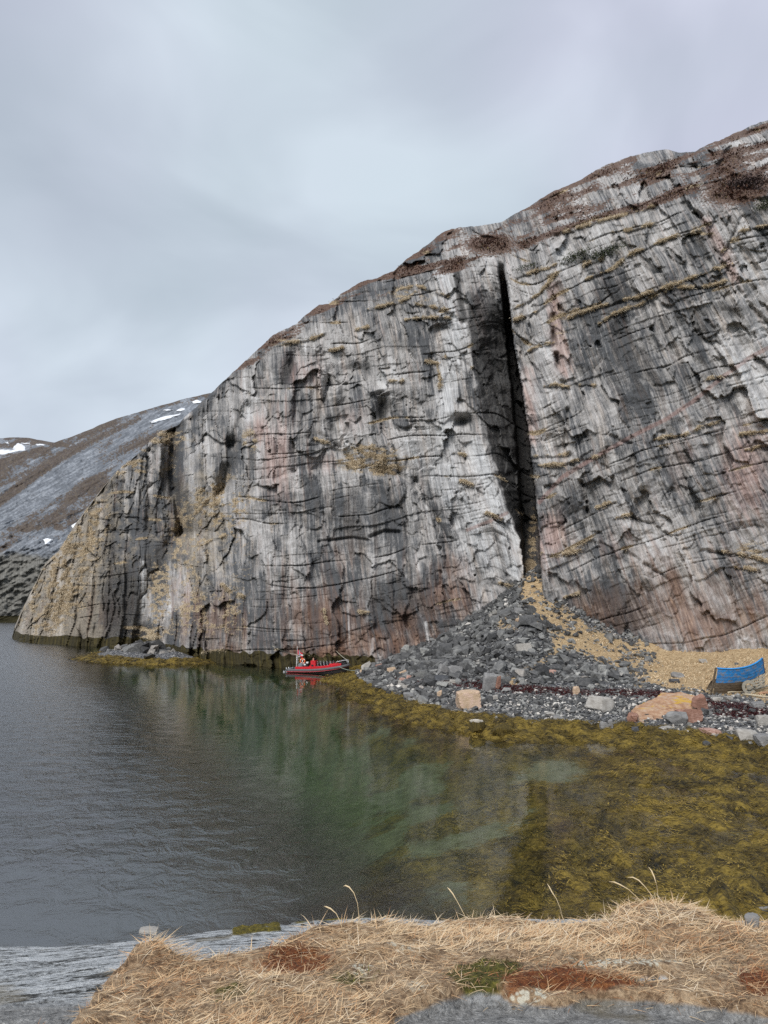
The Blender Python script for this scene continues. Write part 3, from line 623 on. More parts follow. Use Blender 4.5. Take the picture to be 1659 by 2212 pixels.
mid_on = hill('hillside', [(-120, 1040), (-40, 1005), (60, 972), (115, 957), (150, 945), (200, 925), (250, 904), (300, 890), (350, 875), (400, 861), (450, 850), (520, 838), (640, 830)], [(-120, 1345), (640, 1345)], 430, -2.5, (1.75, 42, 5.0), 1.6, 200, 330, 230, -120, 640, M_SLAB, mid_masks)
def far_masks(U_, V_, g):
    return np.clip(0.32 + 0.8 * fbm(U_ / 22, V_ / 9, 4, 221), 0, 1), U_ * 0, U_ * 0, U_ * 0
far_on = hill('distant_fell', [(-200, 958), (-60, 950), (0, 947), (40, 944), (60, 946), (85, 951), (115, 955), (150, 960), (260, 990), (400, 1040)], [(-200, 1330), (400, 1330)], 1300, -5, (2.2, 20, 14), 1.4, 220, 160, 110, -200, 400, M_FAR, far_masks)
# far shore rubble at the foot of the hillside's sea cliff is part of the rock pile loop below

def snow_patch(on, pts, label, off):
    """a flat drift lying on the slope: an outline, filled from its middle, a little proud of the ground"""
    P = []; n_ = 26
    cu = sum(p[0] for p in pts) / len(pts); cv = sum(p[1] for p in pts) / len(pts)
    per = [(pts[i], pts[(i + 1) % len(pts)]) for i in range(len(pts))]
    for a, b in per:
        for q in range(4):
            w = q / 4; u = a[0] + (b[0] - a[0]) * w; v = a[1] + (b[1] - a[1]) * w
            P.append((u + 0.9 * math.sin(u * 1.7 + v), v + 0.5 * math.sin(u * 2.3)))
    rings = [1.0, 0.7, 0.4]
    bm = bmesh.new(); vs = []
    for r_ in rings:
        row = []
        for u, v in P:
            uu_ = cu + (u - cu) * r_; vv_ = cv + (v - cv) * r_
            Yq = on(uu_, vv_) - off * (1.2 - 0.2 * r_)
            row.append(bm.verts.new(at_y(uu_, vv_, Yq)))
        vs.append(row)
    lower = [bm.verts.new((p.co.x, p.co.y + off * 2.5, p.co.z)) for p in vs[0]]
    n_ = len(P)
    for a, b in zip([lower] + vs[:-1], vs):
        for k in range(n_): bm.faces.new((a[k], a[(k + 1) % n_], b[(k + 1) % n_], b[k]))
    Yq = on(cu, cv) - off * 1.2
    c = bm.verts.new(at_y(cu, cv, Yq))
    for k in range(n_): bm.faces.new((vs[-1][k], vs[-1][(k + 1) % n_], c))
    link('snow_patch', bm_mesh('snow_patch', bm, True), M_SNOW, label=label, category='snow patch', group='snow patches on the hills')
M_SNOW = plain('old_snow', (0.80, 0.82, 0.85), 0.7, 0.06, 0.2)
def zq(x, y): return (x / 1.8433) / 1.8228, (1500 + y / 1.8433) / 1.8228
snow_patch(mid_on, [zq(*p) for p in ((1085, 300), (1150, 268), (1230, 250), (1310, 235), (1305, 245), (1240, 268), (1180, 285), (1110, 306))], 'long thin snow streak under two smaller patches near the top of the grey hillside', 2.5)
snow_patch(mid_on, [zq(*p) for p in ((1278, 215), (1300, 203), (1340, 198), (1342, 207), (1310, 220))], 'small snow patch right above the long snow streak on the hillside', 2.5)
snow_patch(mid_on, [zq(*p) for p in ((1180, 213), (1220, 206), (1250, 208), (1230, 216))], 'thin flat snow sliver above the left half of the long snow streak', 2.5)
snow_patch(mid_on, [zq(*p) for p in ((1388, 148), (1430, 138), (1460, 145), (1450, 160), (1405, 162))], 'rounded snow patch highest on the hillside beside the cliff top', 2.5)
snow_patch(mid_on, [zq(*p) for p in ((515, 1050), (550, 1030), (582, 1018), (575, 1035), (555, 1065), (525, 1066))], 'snow patch on brown heath just left of the tan headland', 2.5)
snow_patch(mid_on, [zq(*p) for p in ((313, 1150), (345, 1142), (372, 1150), (350, 1175), (330, 1186))], 'small snow patch in a dark hollow above the far sea cliff', 2.5)
def zf_(x, y): return (x / 3.318) / 1.8228, (1500 + y / 3.318) / 1.8228
snow_patch(far_on, [zf_(*p) for p in ((-40, 895), (60, 905), (120, 920), (185, 908), (185, 850), (240, 812), (290, 830), (330, 868), (320, 908), (240, 915), (150, 935), (40, 962), (-40, 960))], 'largest snow field spread across the distant fell', 6)
snow_patch(far_on, [zf_(*p) for p in ((85, 1018), (150, 1005), (210, 985), (268, 968), (255, 985), (190, 1005), (120, 1028))], 'slanting snow strip below the large snow field on the distant fell', 6)
snow_patch(far_on, [zf_(*p) for p in ((465, 828), (510, 823), (575, 830), (565, 840), (480, 840))], 'flat snow strip on the right shoulder of the distant fell', 6)
snow_patch(far_on, [zf_(*p) for p in ((275, 808), (330, 812), (380, 806), (375, 820), (300, 820))], 'narrow snow strip close above the large snow field', 6)
snow_patch(far_on, [zf_(*p) for p in ((435, 932), (480, 922), (520, 924), (505, 935), (450, 940))], 'small snow strip beside a rock knob low on the distant fell', 6)
snow_patch(far_on, [zf_(*p) for p in ((65, 803), (95, 798), (112, 815), (85, 820))], 'tiny snow patch high on the distant fell above the large field', 6)

# ================================================================== sea
M_WATER = Mat('sea_water', 0.03, 0.5)
m = M_WATER; m.t.nodes.remove(m.b)
P_ = m.pos()
sx = m.n('ShaderNodeSeparateXYZ'); m.put(sx.inputs[0], P_)
# the breeze roughens the open water on the left; the shallow bay on the right lies in the cliff's lee
edge_n = m.noise(m.scale(P_, (0.035, 0.02, 0)), 1, 3, 0.5)
lee = m.mt('ADD', m.mt('MULTIPLY', sx.outputs[1], 0.46), m.mt('MULTIPLY_ADD', edge_n, 14.0, sx.outputs[0]))
wind = m.step(m.mt('MULTIPLY', lee, -1.0), -23.0, -9.0)
near = m.step(sx.outputs[1], 24.0, 34.0)
rip = m.mt('MULTIPLY', wind, m.mt('MULTIPLY_ADD', near, 0.75, 0.25))
wv1 = m.noise(m.scale(P_, (0.95, 0.75, 0), (0, 0, 0), (0, 0, 0.25)), 1, 5, 0.6, 0.6)
wv2 = m.noise(m.scale(P_, (0.25, 0.45, 0)), 1, 2, 0.5)
hgt = m.mt('MULTIPLY', m.mt('MULTIPLY_ADD', wv2, 0.9, wv1), m.mt('MULTIPLY_ADD', rip, 0.96, 0.04))
bp_ = m.n('ShaderNodeBump'); bp_.inputs['Strength'].default_value = 1.0; bp_.inputs['Distance'].default_value = 0.24; m.put(bp_.inputs['Height'], hgt)
fr = m.n('ShaderNodeFresnel'); m.put(fr.inputs['IOR'], m.mt('MULTIPLY_ADD', wind, 2.8, 1.22)); bq_ = m.n('ShaderNodeBump'); bq_.inputs['Strength'].default_value = 1.0; bq_.inputs['Distance'].default_value = 0.10; m.put(bq_.inputs['Height'], hgt); m.put(fr.inputs['Normal'], bq_.outputs[0])
gl = m.n('ShaderNodeBsdfGlossy'); m.put(gl.inputs['Roughness'], m.mt('MULTIPLY_ADD', wind, 0.26, 0.02)); m.put(gl.inputs['Normal'], bp_.outputs[0])
tr = m.n('ShaderNodeBsdfTransparent'); mx = m.n('ShaderNodeMixShader')
m.put(mx.inputs[0], fr.outputs[0]); m.put(mx.inputs[1], tr.outputs[0]); m.put(mx.inputs[2], gl.outputs[0])
m.put(m.out.inputs['Surface'], mx.outputs[0])
va = m.n('ShaderNodeVolumeAbsorption'); va.inputs['Color'].default_value = (0.44, 0.62, 0.38, 1); va.inputs['Density'].default_value = 0.115
vs_ = m.n('ShaderNodeVolumeScatter'); vs_.inputs['Color'].default_value = (0.55, 0.74, 0.50, 1); vs_.inputs['Density'].default_value = 0.017
ad = m.n('ShaderNodeAddShader'); m.put(ad.inputs[0], va.outputs[0]); m.put(ad.inputs[1], vs_.outputs[0]); m.put(m.out.inputs['Volume'], ad.outputs[0])
bm = bmesh.new(); bx(bm, (-150, 808, -7.0), (1700, 1590, 14.0))
link('sea', bm_mesh('sea', bm), M_WATER.m, kind='structure')
bm = bmesh.new(); bmesh.ops.create_grid(bm, x_segments=2, y_segments=2, size=1500, matrix=Matrix.Translation((-100, 900, -13.5)))
M_MUD = plain('sea_floor_silt', (0.05, 0.055, 0.035), 0.9, 0.3, 0.2)
link('seabed', bm_mesh('seabed', bm), M_MUD, kind='structure')

# ================================================================== shore: sea bed, beach, meadow and debris fan in one sheet
CTRL = []
for q in ((690, 1470, 0), (740, 1508, 0), (800, 1535, 0), (900, 1562, 0), (1000, 1582, 0), (1100, 1597, 0), (1180, 1597, 0), (1250, 1592, 0), (1350, 1612, -.05), (1500, 1640, 0), (1659, 1650, .06), (1659, 1800, .02), (1659, 1950, .12),
          (1760, 1800, .1), (1760, 1650, .2), (1760, 1950, .2), (1450, 1750, -.14), (1400, 1900, -.12), (1500, 1900, .02), (1250, 1850, -.3), (1200, 1950, -.25), (1200, 1700, -.45), (1300, 1660, -.3), (1100, 1650, -.75), (1050, 1750, -.95), (1000, 1850, -1.0),
          (1000, 1950, -.75), (900, 1650, -1.7), (850, 1800, -2.0), (800, 1950, -1.5), (700, 1600, -3.4), (650, 1750, -4.8), (600, 1900, -4.8), (550, 1990, -4.4), (500, 1600, -7), (400, 1800, -8), (300, 2000, -8), (0, 1700, -11), (0, 2000, -10),
          (300, 1500, -9), (0, 1450, -11), (500, 1470, -6), (620, 1462, -3), (690, 1452, -1), (1100, 2060, -.6), (1500, 2060, .05), (700, 2060, -2.6),
          (790, 1452, .9), (850, 1490, .8), (950, 1520, .8), (1030, 1538, .8), (1100, 1545, .8), (1250, 1557, .8), (1340, 1557, .8), (1450, 1580, .7), (1540, 1575, .8), (1659, 1608, .7),
          (900, 1474, 1.5), (1060, 1492, 1.6), (1250, 1495, 1.6), (1450, 1497, 1.75), (1560, 1520, 1.6), (1659, 1545, 1.5), (1450, 1470, 2.2), (1550, 1500, 1.9), (1659, 1500, 2.1), (1450, 1445, 2.6), (1550, 1440, 2.8), (1659, 1440, 2.9), (1780, 1440, 3.2), (1780, 1540, 2.0),
          (1500, 1424, 3.2), (1650, 1422, 3.2), (1780, 1420, 3.4),
          (215, 1402, -.2), (270, 1412, .1), (350, 1419, .2), (420, 1424, .2), (300, 1402, 1.0), (340, 1397, 2.0), (385, 1406, 1.8), (200, 1420, -5), (400, 1440, -4), (300, 1430, -4), (500, 1436, -.5), (100, 1400, -7), (560, 1445, -2.5)):
    x_, y_ = at_z(*q); CTRL.append((x_, y_, q[2]))
for u, v, yy in ((1150, 1284, 99.5), (1150, 1298, 96), (1100, 1318, 99), (1000, 1372, 103), (900, 1415, 106.5), (830, 1437, 109), (1200, 1322, 96.5), (1300, 1383, 94.5), (1380, 1416, 94.5), (1130, 1400, 84), (1140, 1340, 90.5), (1020, 1425, 88), (1250, 1425, 85), (1320, 1450, 83), (1160, 1255, 104), (1160, 1225, 107)):
    x_, y_, z_ = at_y(u, v, yy); CTRL.append((x_, y_, z_))
CTRL = np.array(CTRL)
def tps_fit(Pq, lam=0.02):
    n_ = len(Pq); d = np.hypot(Pq[:, None, 0] - Pq[None, :, 0], Pq[:, None, 1] - Pq[None, :, 1])
    K = d + 0.0; A = np.zeros((n_ + 3, n_ + 3)); A[:n_, :n_] = K + lam * np.eye(n_) * 5; A[:n_, n_] = 1; A[:n_, n_ + 1:] = Pq[:, :2]; A[n_:, :n_] = A[:n_, n_:].T
    return np.linalg.solve(A, np.r_[Pq[:, 2], 0, 0, 0])
TW = tps_fit(CTRL)
def ground_z(x, y):
    x = np.asarray(x, float); y = np.asarray(y, float); z = TW[-3] + TW[-2] * x + TW[-1] * y
    for (px, py, _), w in zip(CTRL, TW): z = z + w * np.hypot(x - px, y - py)
    return z
def on_shore(u, v):
    """where the line of sight through (u, v) first meets the shore"""
    a_, e_ = ray(u, v); Yq = np.linspace(20, 125, 900); d_ = H + e_ * Yq - ground_z(a_ * Yq, Yq)
    k_ = int(np.argmax(d_ < 0)) or 899; t_ = d_[k_ - 1] / (d_[k_ - 1] - d_[k_] + 1e-9); y_ = Yq[k_ - 1] + t_ * (Yq[k_] - Yq[k_ - 1])
    return float(a_ * y_), float(y_), float(ground_z(a_ * y_, y_))
GU, GV = 560, 285
gu = np.linspace(-60, 2050, GU); gy = np.exp(np.linspace(math.log(17.5), math.log(205), GV))
aa = (gu - CX) / F
GY = np.repeat(gy[:, None], GU, 1); GX = aa[None, :] * GY * 1.01
GZ = ground_z(GX, GY)
Ug, Vg = proj(GX, GY, GZ)
# seaweed: thick and close on the right and along the water's edge, in patches further down
kdeep = fbm(GX / 2.6, GY / 3.6, 4, 301)
weedy = sst(GZ, -3.2, -0.2) * 0.55 + 0.6 * sst(GZ, -0.75, -0.15)
kelp = np.clip(weedy + 0.95 * kdeep + 0.06, 0, 1) * (1 - sst(GZ + 0.15 * fbm(GX / 1.3, GY / 1.3, 3, 302), 0.55, 0.85)) * sst(GZ, -5.5, -2.5)
kelp = np.clip(kelp * 1.25, 0, 1)
sandy = np.clip(blob(Ug, Vg, 1200, 1655, 110, 34) + 0.45 * blob(Ug, Vg, 1130, 1780, 90, 16) + 0.8 * blob(Ug, Vg, 1590, 1800, 70, 14) + 0.6 * blob(Ug, Vg, 1330, 1620, 60, 14), 0, 1)
kelp *= 1 - 0.75 * sandy
lump = np.sqrt(np.abs(fbm(GX / 1.3, GY / 1.8, 2, 303)) + 0.01) * 0.62 - 0.12 + 0.22 * fbm(GX / 0.45, GY / 0.55, 3, 304)
mound = 0.9 * blob(Ug, Vg, 1555, 1960, 50, 26) + 0.5 * blob(Ug, Vg, 1620, 1925, 40, 20) + 0.4 * blob(Ug, Vg, 1490, 1985, 36, 14) + 0.5 * blob(Ug, Vg, 1090, 1572, 34, 10) + 0.35 * blob(Ug, Vg, 1170, 1580, 40, 9)
GZ2 = GZ + kelp * (lump - 0.10) * sst(GZ, -4, -0.5) + mound * 0.7
mn_ = fbm(GX / 1.6, GY / 2.4, 4, 306)
meadow = sst(GZ + 0.35 * mn_, 1.7, 2.1) * sst(Ug + 60 * mn_, 1350, 1440)
strawc = np.clip(lmask(Ug, Vg, [(1165, 1300), (1200, 1335), (1260, 1375), (1330, 1415), (1400, 1440)], 30) + 1.0 * blob(Ug, Vg, 1152, 1268, 30, 30) + 0.7 * lmask(Ug, Vg, [(1215, 1390), (1180, 1425), (1130, 1450), (1110, 1475)], 7) + 0.75 * blob(Ug, Vg, 1090, 1340, 30, 26) + 0.6 * blob(Ug, Vg, 1250, 1390, 60, 14) + 0.35 * blob(Ug, Vg, 1080, 1465, 40, 12), 0, 1)
strawc = np.maximum(strawc, 0.9 * blob(Ug, Vg, 335, 1378, 40, 10))
meadow = np.clip(np.maximum(meadow, strawc * (0.95 + 0.7 * mn_)), 0, 1) * sst(GZ, 1.2, 1.5)
redw = np.clip(lmask(Ug, Vg, [(860, 1462), (940, 1472), (1000, 1476), (1090, 1488), (1200, 1493), (1320, 1497), (1450, 1503), (1540, 1520), (1600, 1535), (1700, 1550)], 9) * (0.75 + 0.7 * fbm(GX / 2.2, GY / 2.2, 3, 305)) + 0.9 * blob(Ug, Vg, 1590, 1535, 60, 16), 0, 1)
redw = np.clip(np.maximum(redw, 0.9 * blob(Ug, Vg, 860, 1436, 12, 6)), 0, 1)
g_attr = np.stack([kelp.ravel(), meadow.ravel(), redw.ravel(), np.ones(kelp.size)], 1)
gmx = np.stack([sandy.ravel(), sst(GZ2, -0.25, 0.9).ravel(), sst(GZ, 0.9, 1.6).ravel() , np.ones(kelp.size)], 1)
g_me = mesh_np('shore', np.stack([GX, GY, GZ2], -1).reshape(-1, 3), grid_faces(GV, GU), {'m1': g_attr, 'm2': gmx})
def shore_mat():
    m = Mat('shore_ground', 0.75, 0.35); P = m.obj()
    a = m.sep(m.attr('m1').outputs['Color']); b = m.sep(m.attr('m2').outputs['Color'])
    n1_ = m.noise(P, 1.1, 6, 0.65); n2_ = m.noise(P, 5, 5, 0.7); n3 = m.noise(m.scale(P, (3, 9, 3)), 1, 4, 0.7)
    pb = m.voro(P, 5.5, 'F1', 1); pbd = m.voro(P, 5.5, 'DISTANCE_TO_EDGE')
    sand = m.ramp(n1_, [(0.3, (0.09, 0.085, 0.045)), (0.5, (0.17, 0.17, 0.095)), (0.7, (0.26, 0.26, 0.16))])
    sand = m.mix(m.mt('MULTIPLY', b[0], 0.5), sand, (0.27, 0.275, 0.19))
    grav = m.mix(m.step(m.sep(pb)[0], 0.82, 0.92), m.ramp(m.sep(pb)[1], [(0.1, (0.025, 0.026, 0.03)), (0.6, (0.075, 0.078, 0.085)), (0.95, (0.15, 0.15, 0.155))]), (0.45, 0.44, 0.42))
    c = m.mix(b[1], sand, grav)
    kc = m.ramp(m.mt('MULTIPLY_ADD', n3, 0.4, m.mt('MULTIPLY', m.noise(m.scale(P, (0.8, 0.55, 0.8)), 1, 6, 0.7), 0.6)), [(0.39, (0.014, 0.011, 0.003)), (0.47, (0.075, 0.052, 0.010)), (0.555, (0.20, 0.138, 0.022)), (0.66, (0.29, 0.20, 0.037))])
    c = m.mix(m.rag(a[0], n2_, 0.12, 0.7), c, kc)
    mc = m.ramp(m.noise(m.scale(P, (2, 6, 6)), 1, 5, 0.7), [(0.3, (0.15, 0.09, 0.045)), (0.5, (0.42, 0.30, 0.165)), (0.7, (0.64, 0.50, 0.31))])
    c = m.mix(m.rag(a[1], n2_, 0.10, 0.8), c, mc)
    c = m.mix(m.rag(a[2], n2_, 0.12, 0.7), c, m.ramp(n3, [(0.3, (0.02, 0.005, 0.005)), (0.6, (0.075, 0.014, 0.014))]))
    m.col(c); m.bump(m.mt('MULTIPLY_ADD', n2_, 0.6, pbd), 0.7, 0.12)
    return m.m
link('shore', g_me, shore_mat(), kind='structure')

# seaweed fronds lying over the lumps
rng = np.random.default_rng(9)
pk = np.clip(kelp - 0.30, 0, 1) * (GY / 40) ** 1.1 * sst(GZ2, -3.0, -0.7) * (Ug > -20) * (Ug < 1720)
pk = np.where(GY > 125, pk * 0.8, pk)
idx = rng.choice(pk.size, 30000, p=(pk / pk.sum()).ravel()); k3 = 2
bx_, by_, bz_ = (q.ravel()[idx] for q in (GX, GY, GZ2))
n = 30000 * k3
jx = np.repeat(bx_, k3) + rng.normal(0, 0.22, n) * np.repeat(by_ / 50, k3); jy = np.repeat(by_, k3) + rng.normal(0, 0.22, n) * np.repeat(by_ / 50, k3)
base = np.stack([jx, jy, np.repeat(bz_, k3) + 0.03 + rng.uniform(0, 0.10, n)], 1)
flow_a = 2.5 + 2.2 * fbm(jx / 4, jy / 4, 2, 311) + rng.normal(0, 0.55, n)
dr = np.stack([np.cos(flow_a), np.sin(flow_a), rng.uniform(0.0, 0.35, n)], 1)
ln = rng.uniform(0.2, 0.5, n) * (0.22 + by_.repeat(k3) / 75); wd = ln * rng.uniform(0.10, 0.2, n)
tn = np.clip(0.52 + 1.05 * fbm(jx / 1.5, jy / 2.2, 4, 312) + rng.normal(0, 0.14, n), 0, 1)
kb = blades('seaweed', base, dr, ln, wd, rng.uniform(0.15, 0.5, n), tn, 2, np.stack([-np.sin(flow_a), np.cos(flow_a), np.zeros(n)], 1), rng)
def weed_mat(name, stops, rough=0.45):
    m = Mat(name, rough, 0.4); m.col(m.ramp(m.attr('tone').outputs['Fac'], stops)); return m.m
M_KELP = weed_mat('bladder_wrack', [(0.1, (0.025, 0.019, 0.005)), (0.35, (0.085, 0.06, 0.011)), (0.6, (0.185, 0.13, 0.021)), (0.9, (0.32, 0.22, 0.042))])
link('seaweed', kb, M_KELP, kind='stuff')
# red weed on the strand line
pk = np.clip(redw - 0.35, 0, 1) * (GY / 40); idx = rng.choice(pk.size, 7000, p=(pk / pk.sum()).ravel()); n = 7000
jx = GX.ravel()[idx] + rng.normal(0, 0.15, n); jy = GY.ravel()[idx] + rng.normal(0, 0.15, n)
base = np.stack([jx, jy, ground_z(jx, jy) + 0.12], 1); an = rng.uniform(0, 2 * PI, n)
rb_ = blades('red_seaweed', base, np.stack([np.cos(an), np.sin(an), rng.uniform(0.1, 0.6, n)], 1), rng.uniform(0.2, 0.5, n), rng.uniform(0.06, 0.12, n), rng.uniform(0.2, 0.6, n), rng.uniform(0, 1, n), 2, None, rng)
link('red_seaweed', rb_, weed_mat('dulse', [(0.1, (0.02, 0.004, 0.005)), (0.6, (0.065, 0.011, 0.012)), (1.0, (0.12, 0.025, 0.02))], 0.5), kind='stuff')
# dry meadow grass
pk = np.clip(meadow - 0.3, 0, 1) * (GY / 60) * (Ug < 1760) * (1 - redw); idx = rng.choice(pk.size, 9000, p=(pk / pk.sum()).ravel()); k3 = 3; n = 9000 * k3
jx = np.repeat(GX.ravel()[idx], k3) + rng.normal(0, 0.16, n); jy = np.repeat(GY.ravel()[idx], k3) + rng.normal(0, 0.16, n)
base = np.stack([jx, jy, ground_z(jx, jy) + 0.02], 1); an = rng.normal(0.3, 1.2, n)
mg = blades('meadow_grass', base, np.stack([np.cos(an) * 0.8, np.sin(an) * 0.5, rng.uniform(0.25, 1.0, n)], 1), rng.uniform(0.25, 0.65, n), rng.uniform(0.06, 0.12, n), rng.uniform(0.3, 0.8, n),
            np.clip(np.repeat(rng.normal(0.55, 0.18, 9000), k3) + rng.normal(0, 0.1, n), 0, 1), 2, np.repeat([[1.0, 0, 0]], n, 0), rng)
M_MEADOW = straw('dry_meadow_grass', [(0.1, (0.32, 0.215, 0.12)), (0.45, (0.62, 0.465, 0.285)), (0.75, (0.76, 0.61, 0.41)), (1.0, (0.82, 0.71, 0.52))])
link('meadow_grass', mg, M_MEADOW, kind='stuff')
# ================================================================== loose rock
def hull_rock(seed, flat=0.6, npts=13):
    r_ = random.Random(seed); bm = bmesh.new()
    for i in range(npts):
        v = Vector((r_.uniform(-1, 1), r_.uniform(-1, 1), r_.uniform(-1, 1)))
        k_ = max(abs(v.x), abs(v.y), abs(v.z)); v = v / (k_ if r_.random() < 0.75 else v.length)       # blocky: most points on a box
        bm.verts.new((v.x * 0.5 * r_.uniform(0.8, 1.1), v.y * 0.5 * r_.uniform(0.65, 1.0), v.z * 0.5 * flat))
    res = bmesh.ops.convex_hull(bm, input=bm.verts[:])
    bmesh.ops.delete(bm, geom=list({g for g in res['geom_interior'] + res['geom_unused'] if isinstance(g, bmesh.types.BMVert)}), context='VERTS')
    bmesh.ops.triangulate(bm, faces=bm.faces[:])
    bm.verts.index_update()
    V_ = np.array([v.co[:] for v in bm.verts]); F_ = np.array([[v.index for v in f.verts] for f in bm.faces])
    bm.free(); return V_, F_
PROTO = [hull_rock(100 + i, [0.75, 0.6, 0.5, 0.9, 0.4, 0.7][i % 6], 12 + i % 4) for i in range(18)]
def rotm(rng_, tilt):
    a = rng_.uniform(0, 2 * PI); ax = rng_.uniform(0, 2 * PI); t_ = rng_.normal(0, tilt)
    return np.array(Matrix.Rotation(t_, 3, Vector((math.cos(ax), math.sin(ax), 0))) @ Matrix.Rotation(a, 3, 'Z'))
def stone_mat(name, stops, from_attr=True, spec=0.35):
    m = Mat(name, 0.72, spec)
    if from_attr: tn_ = m.attr('tone').outputs['Fac']
    else: tn_ = m.sep(m.n('ShaderNodeObjectInfo').outputs['Color'])[0]
    c = m.ramp(tn_, stops); P = m.pos()
    n_a = m.noise(P, 3.2, 5, 0.65); n_b = m.noise(P, 11, 4, 0.65)
    c = m.mix(m.step(n_a, 0.35, 0.7), m.mix(1.0, c, (0.68, 0.68, 0.69), 'MULTIPLY'), m.mix(1.0, c, (1.25, 1.24, 1.2), 'MULTIPLY'))
    c = m.mix(m.mt('MULTIPLY', m.step(n_b, 0.60, 0.70), 0.45), c, (0.36, 0.35, 0.31))
    m.col(c); m.bump(m.mt('MULTIPLY_ADD', n_b, 0.5, n_a), 0.6, 0.06)
    return m.m
DARKS = [(0.0, (0.04, 0.04, 0.041)), (0.32, (0.095, 0.095, 0.096)), (0.58, (0.19, 0.19, 0.186)), (0.80, (0.34, 0.337, 0.32)), (0.90, (0.31, 0.27, 0.24)), (0.96, (0.58, 0.55, 0.51)), (1.0, (0.66, 0.63, 0.59))]
M_SCREE = stone_mat('scree_stone', DARKS); M_SCREE1 = stone_mat('scree_stone_single', DARKS, False)
rng = np.random.default_rng(21)
# where stones lie: the fan, the beach lobes, and the rubble under the left-hand gully
area = (sst(GZ, 0.62, 0.85) * (1 - 0.93 * np.clip(meadow, 0, 1)) * (Ug < 1740) * (Ug > 770) * (GY < 112)).astype(float)
fan = sst(GZ, 1.75, 2.3)
area *= 1 - 0.97 * sst(Ug, 1385, 1440) * sst(GZ, 1.5, 1.8)
area *= np.clip(0.35 + fan * 1.0 + 0.9 * blob(Ug, Vg, 900, 1485, 120, 30) + 0.5 * sst(Ug, 1000, 900), 0, 1.4)
cellA = (GY ** 2)                                                      # grid cells grow with distance: sample evenly on the ground
pk = area * cellA; NS = 10000
idx = rng.choice(pk.size, NS, p=(pk / pk.sum()).ravel())
sx_ = GX.ravel()[idx] + rng.normal(0, 0.12, NS); sy_ = GY.ravel()[idx] + rng.normal(0, 0.2, NS); fanv = fan.ravel()[idx]; su = Ug.ravel()[idx]
size = np.exp(rng.normal(-0.95, 0.52, NS)) * (0.62 + 0.42 * fanv + 0.35 * (su < 1000)); size = np.clip(size, 0.16, 1.9)
size = np.where((fanv > 0.5) & (su > 1250), size * 0.85, size)
tone = np.clip(rng.beta(1.6, 2.3, NS) * 0.86 + 0.12 * sst(su, 1180, 1330) * fanv, 0, 0.9)
lowb = fanv < 0.35
pale_ = rng.random(NS) < np.where(lowb, 0.10 + 0.14 * (su > 1150), 0.008); tone = np.where(pale_, rng.uniform(0.92, 1.0, NS), tone); size = np.where(pale_ & lowb, size * 0.7, size)
sz_ = ground_z(sx_, sy_)
# pebbles on the lower beach
NP = 5200; pk2 = (sst(GZ, 0.60, 0.8) * (1 - sst(GZ, 1.7, 2.1)) * (Ug > 780) * (Ug < 1740) * (GY < 112)) * cellA * (0.4 + sst(Ug, 950, 1150)) ; i2 = rng.choice(pk2.size, NP, p=(pk2 / pk2.sum()).ravel())
px_ = GX.ravel()[i2] + rng.normal(0, 0.15, NP); py_ = GY.ravel()[i2] + rng.normal(0, 0.25, NP); pz_ = ground_z(px_, py_)
psz = np.exp(rng.normal(-1.55, 0.3, NP)); ptn = np.clip(rng.beta(1.7, 2.0, NP) * 0.85, 0, 0.9); ptn = np.where(rng.random(NP) < 0.17, rng.uniform(0.92, 1, NP), ptn)
# rubble under the gully and on the far shore
rx, ry, rs, rt = [], [], [], []
for i in range(170):
    u = rng.normal(318, 36); v = rng.normal(1394, 6); x_, y_ = at_z(u, v, 1.6); rx.append(x_); ry.append(y_); rs.append(rng.uniform(0.8, 2.9)); rt.append(rng.choice([rng.uniform(0.0, .4), 0.85, 0.5]))
rx, ry, rs, rt = map(np.array, (rx, ry, rs, rt)); rz = ground_z(rx, ry); ok = rz > 0.3
rx, ry, rs, rt, rz = (q[ok] for q in (rx, ry, rs, rt, rz))
fu = rng.uniform(-60, 36, 60); fx, fy = at_z(fu, rng.normal(1331, 2.0, 60), 0.2); fz = np.zeros(60) + rng.uniform(0.3, 2.4, 60); fs = rng.uniform(1.5, 5.5, 60); ft_ = rng.choice([0.5, 0.8, 0.93], 60)
# biggest first: one object each; the rest in one heap
score = size / sy_; order = np.argsort(-score)
single = order[:262]; rest = order[262:]
allx = np.r_[sx_[rest], px_, rx, fx]; ally = np.r_[sy_[rest], py_, ry, fy]; allz = np.r_[sz_[rest], pz_, rz, fz]; alls = np.r_[size[rest], psz, rs, fs]; allt = np.r_[tone[rest], ptn, rt, ft_]
cv, cf_, ct = [], [], []; off = 0
for i in range(len(allx)):
    V_, F_ = PROTO[i % 18]
    p = (V_ * alls[i]) @ rotm(rng, 0.45).T + (allx[i], ally[i], allz[i] + alls[i] * 0.14)
    cv.append(p); cf_.append(F_ + off); ct.append(np.full(len(V_), allt[i])); off += len(V_)
link('scree', mesh_np('scree', np.concatenate(cv), np.concatenate(cf_), {'tone': np.concatenate(ct)}, False), M_SCREE, kind='stuff')
proto_me = [mesh_np('scree_rock', V_, F_, None, False) for V_, F_ in PROTO]
for me in proto_me: me.materials.append(M_SCREE1)
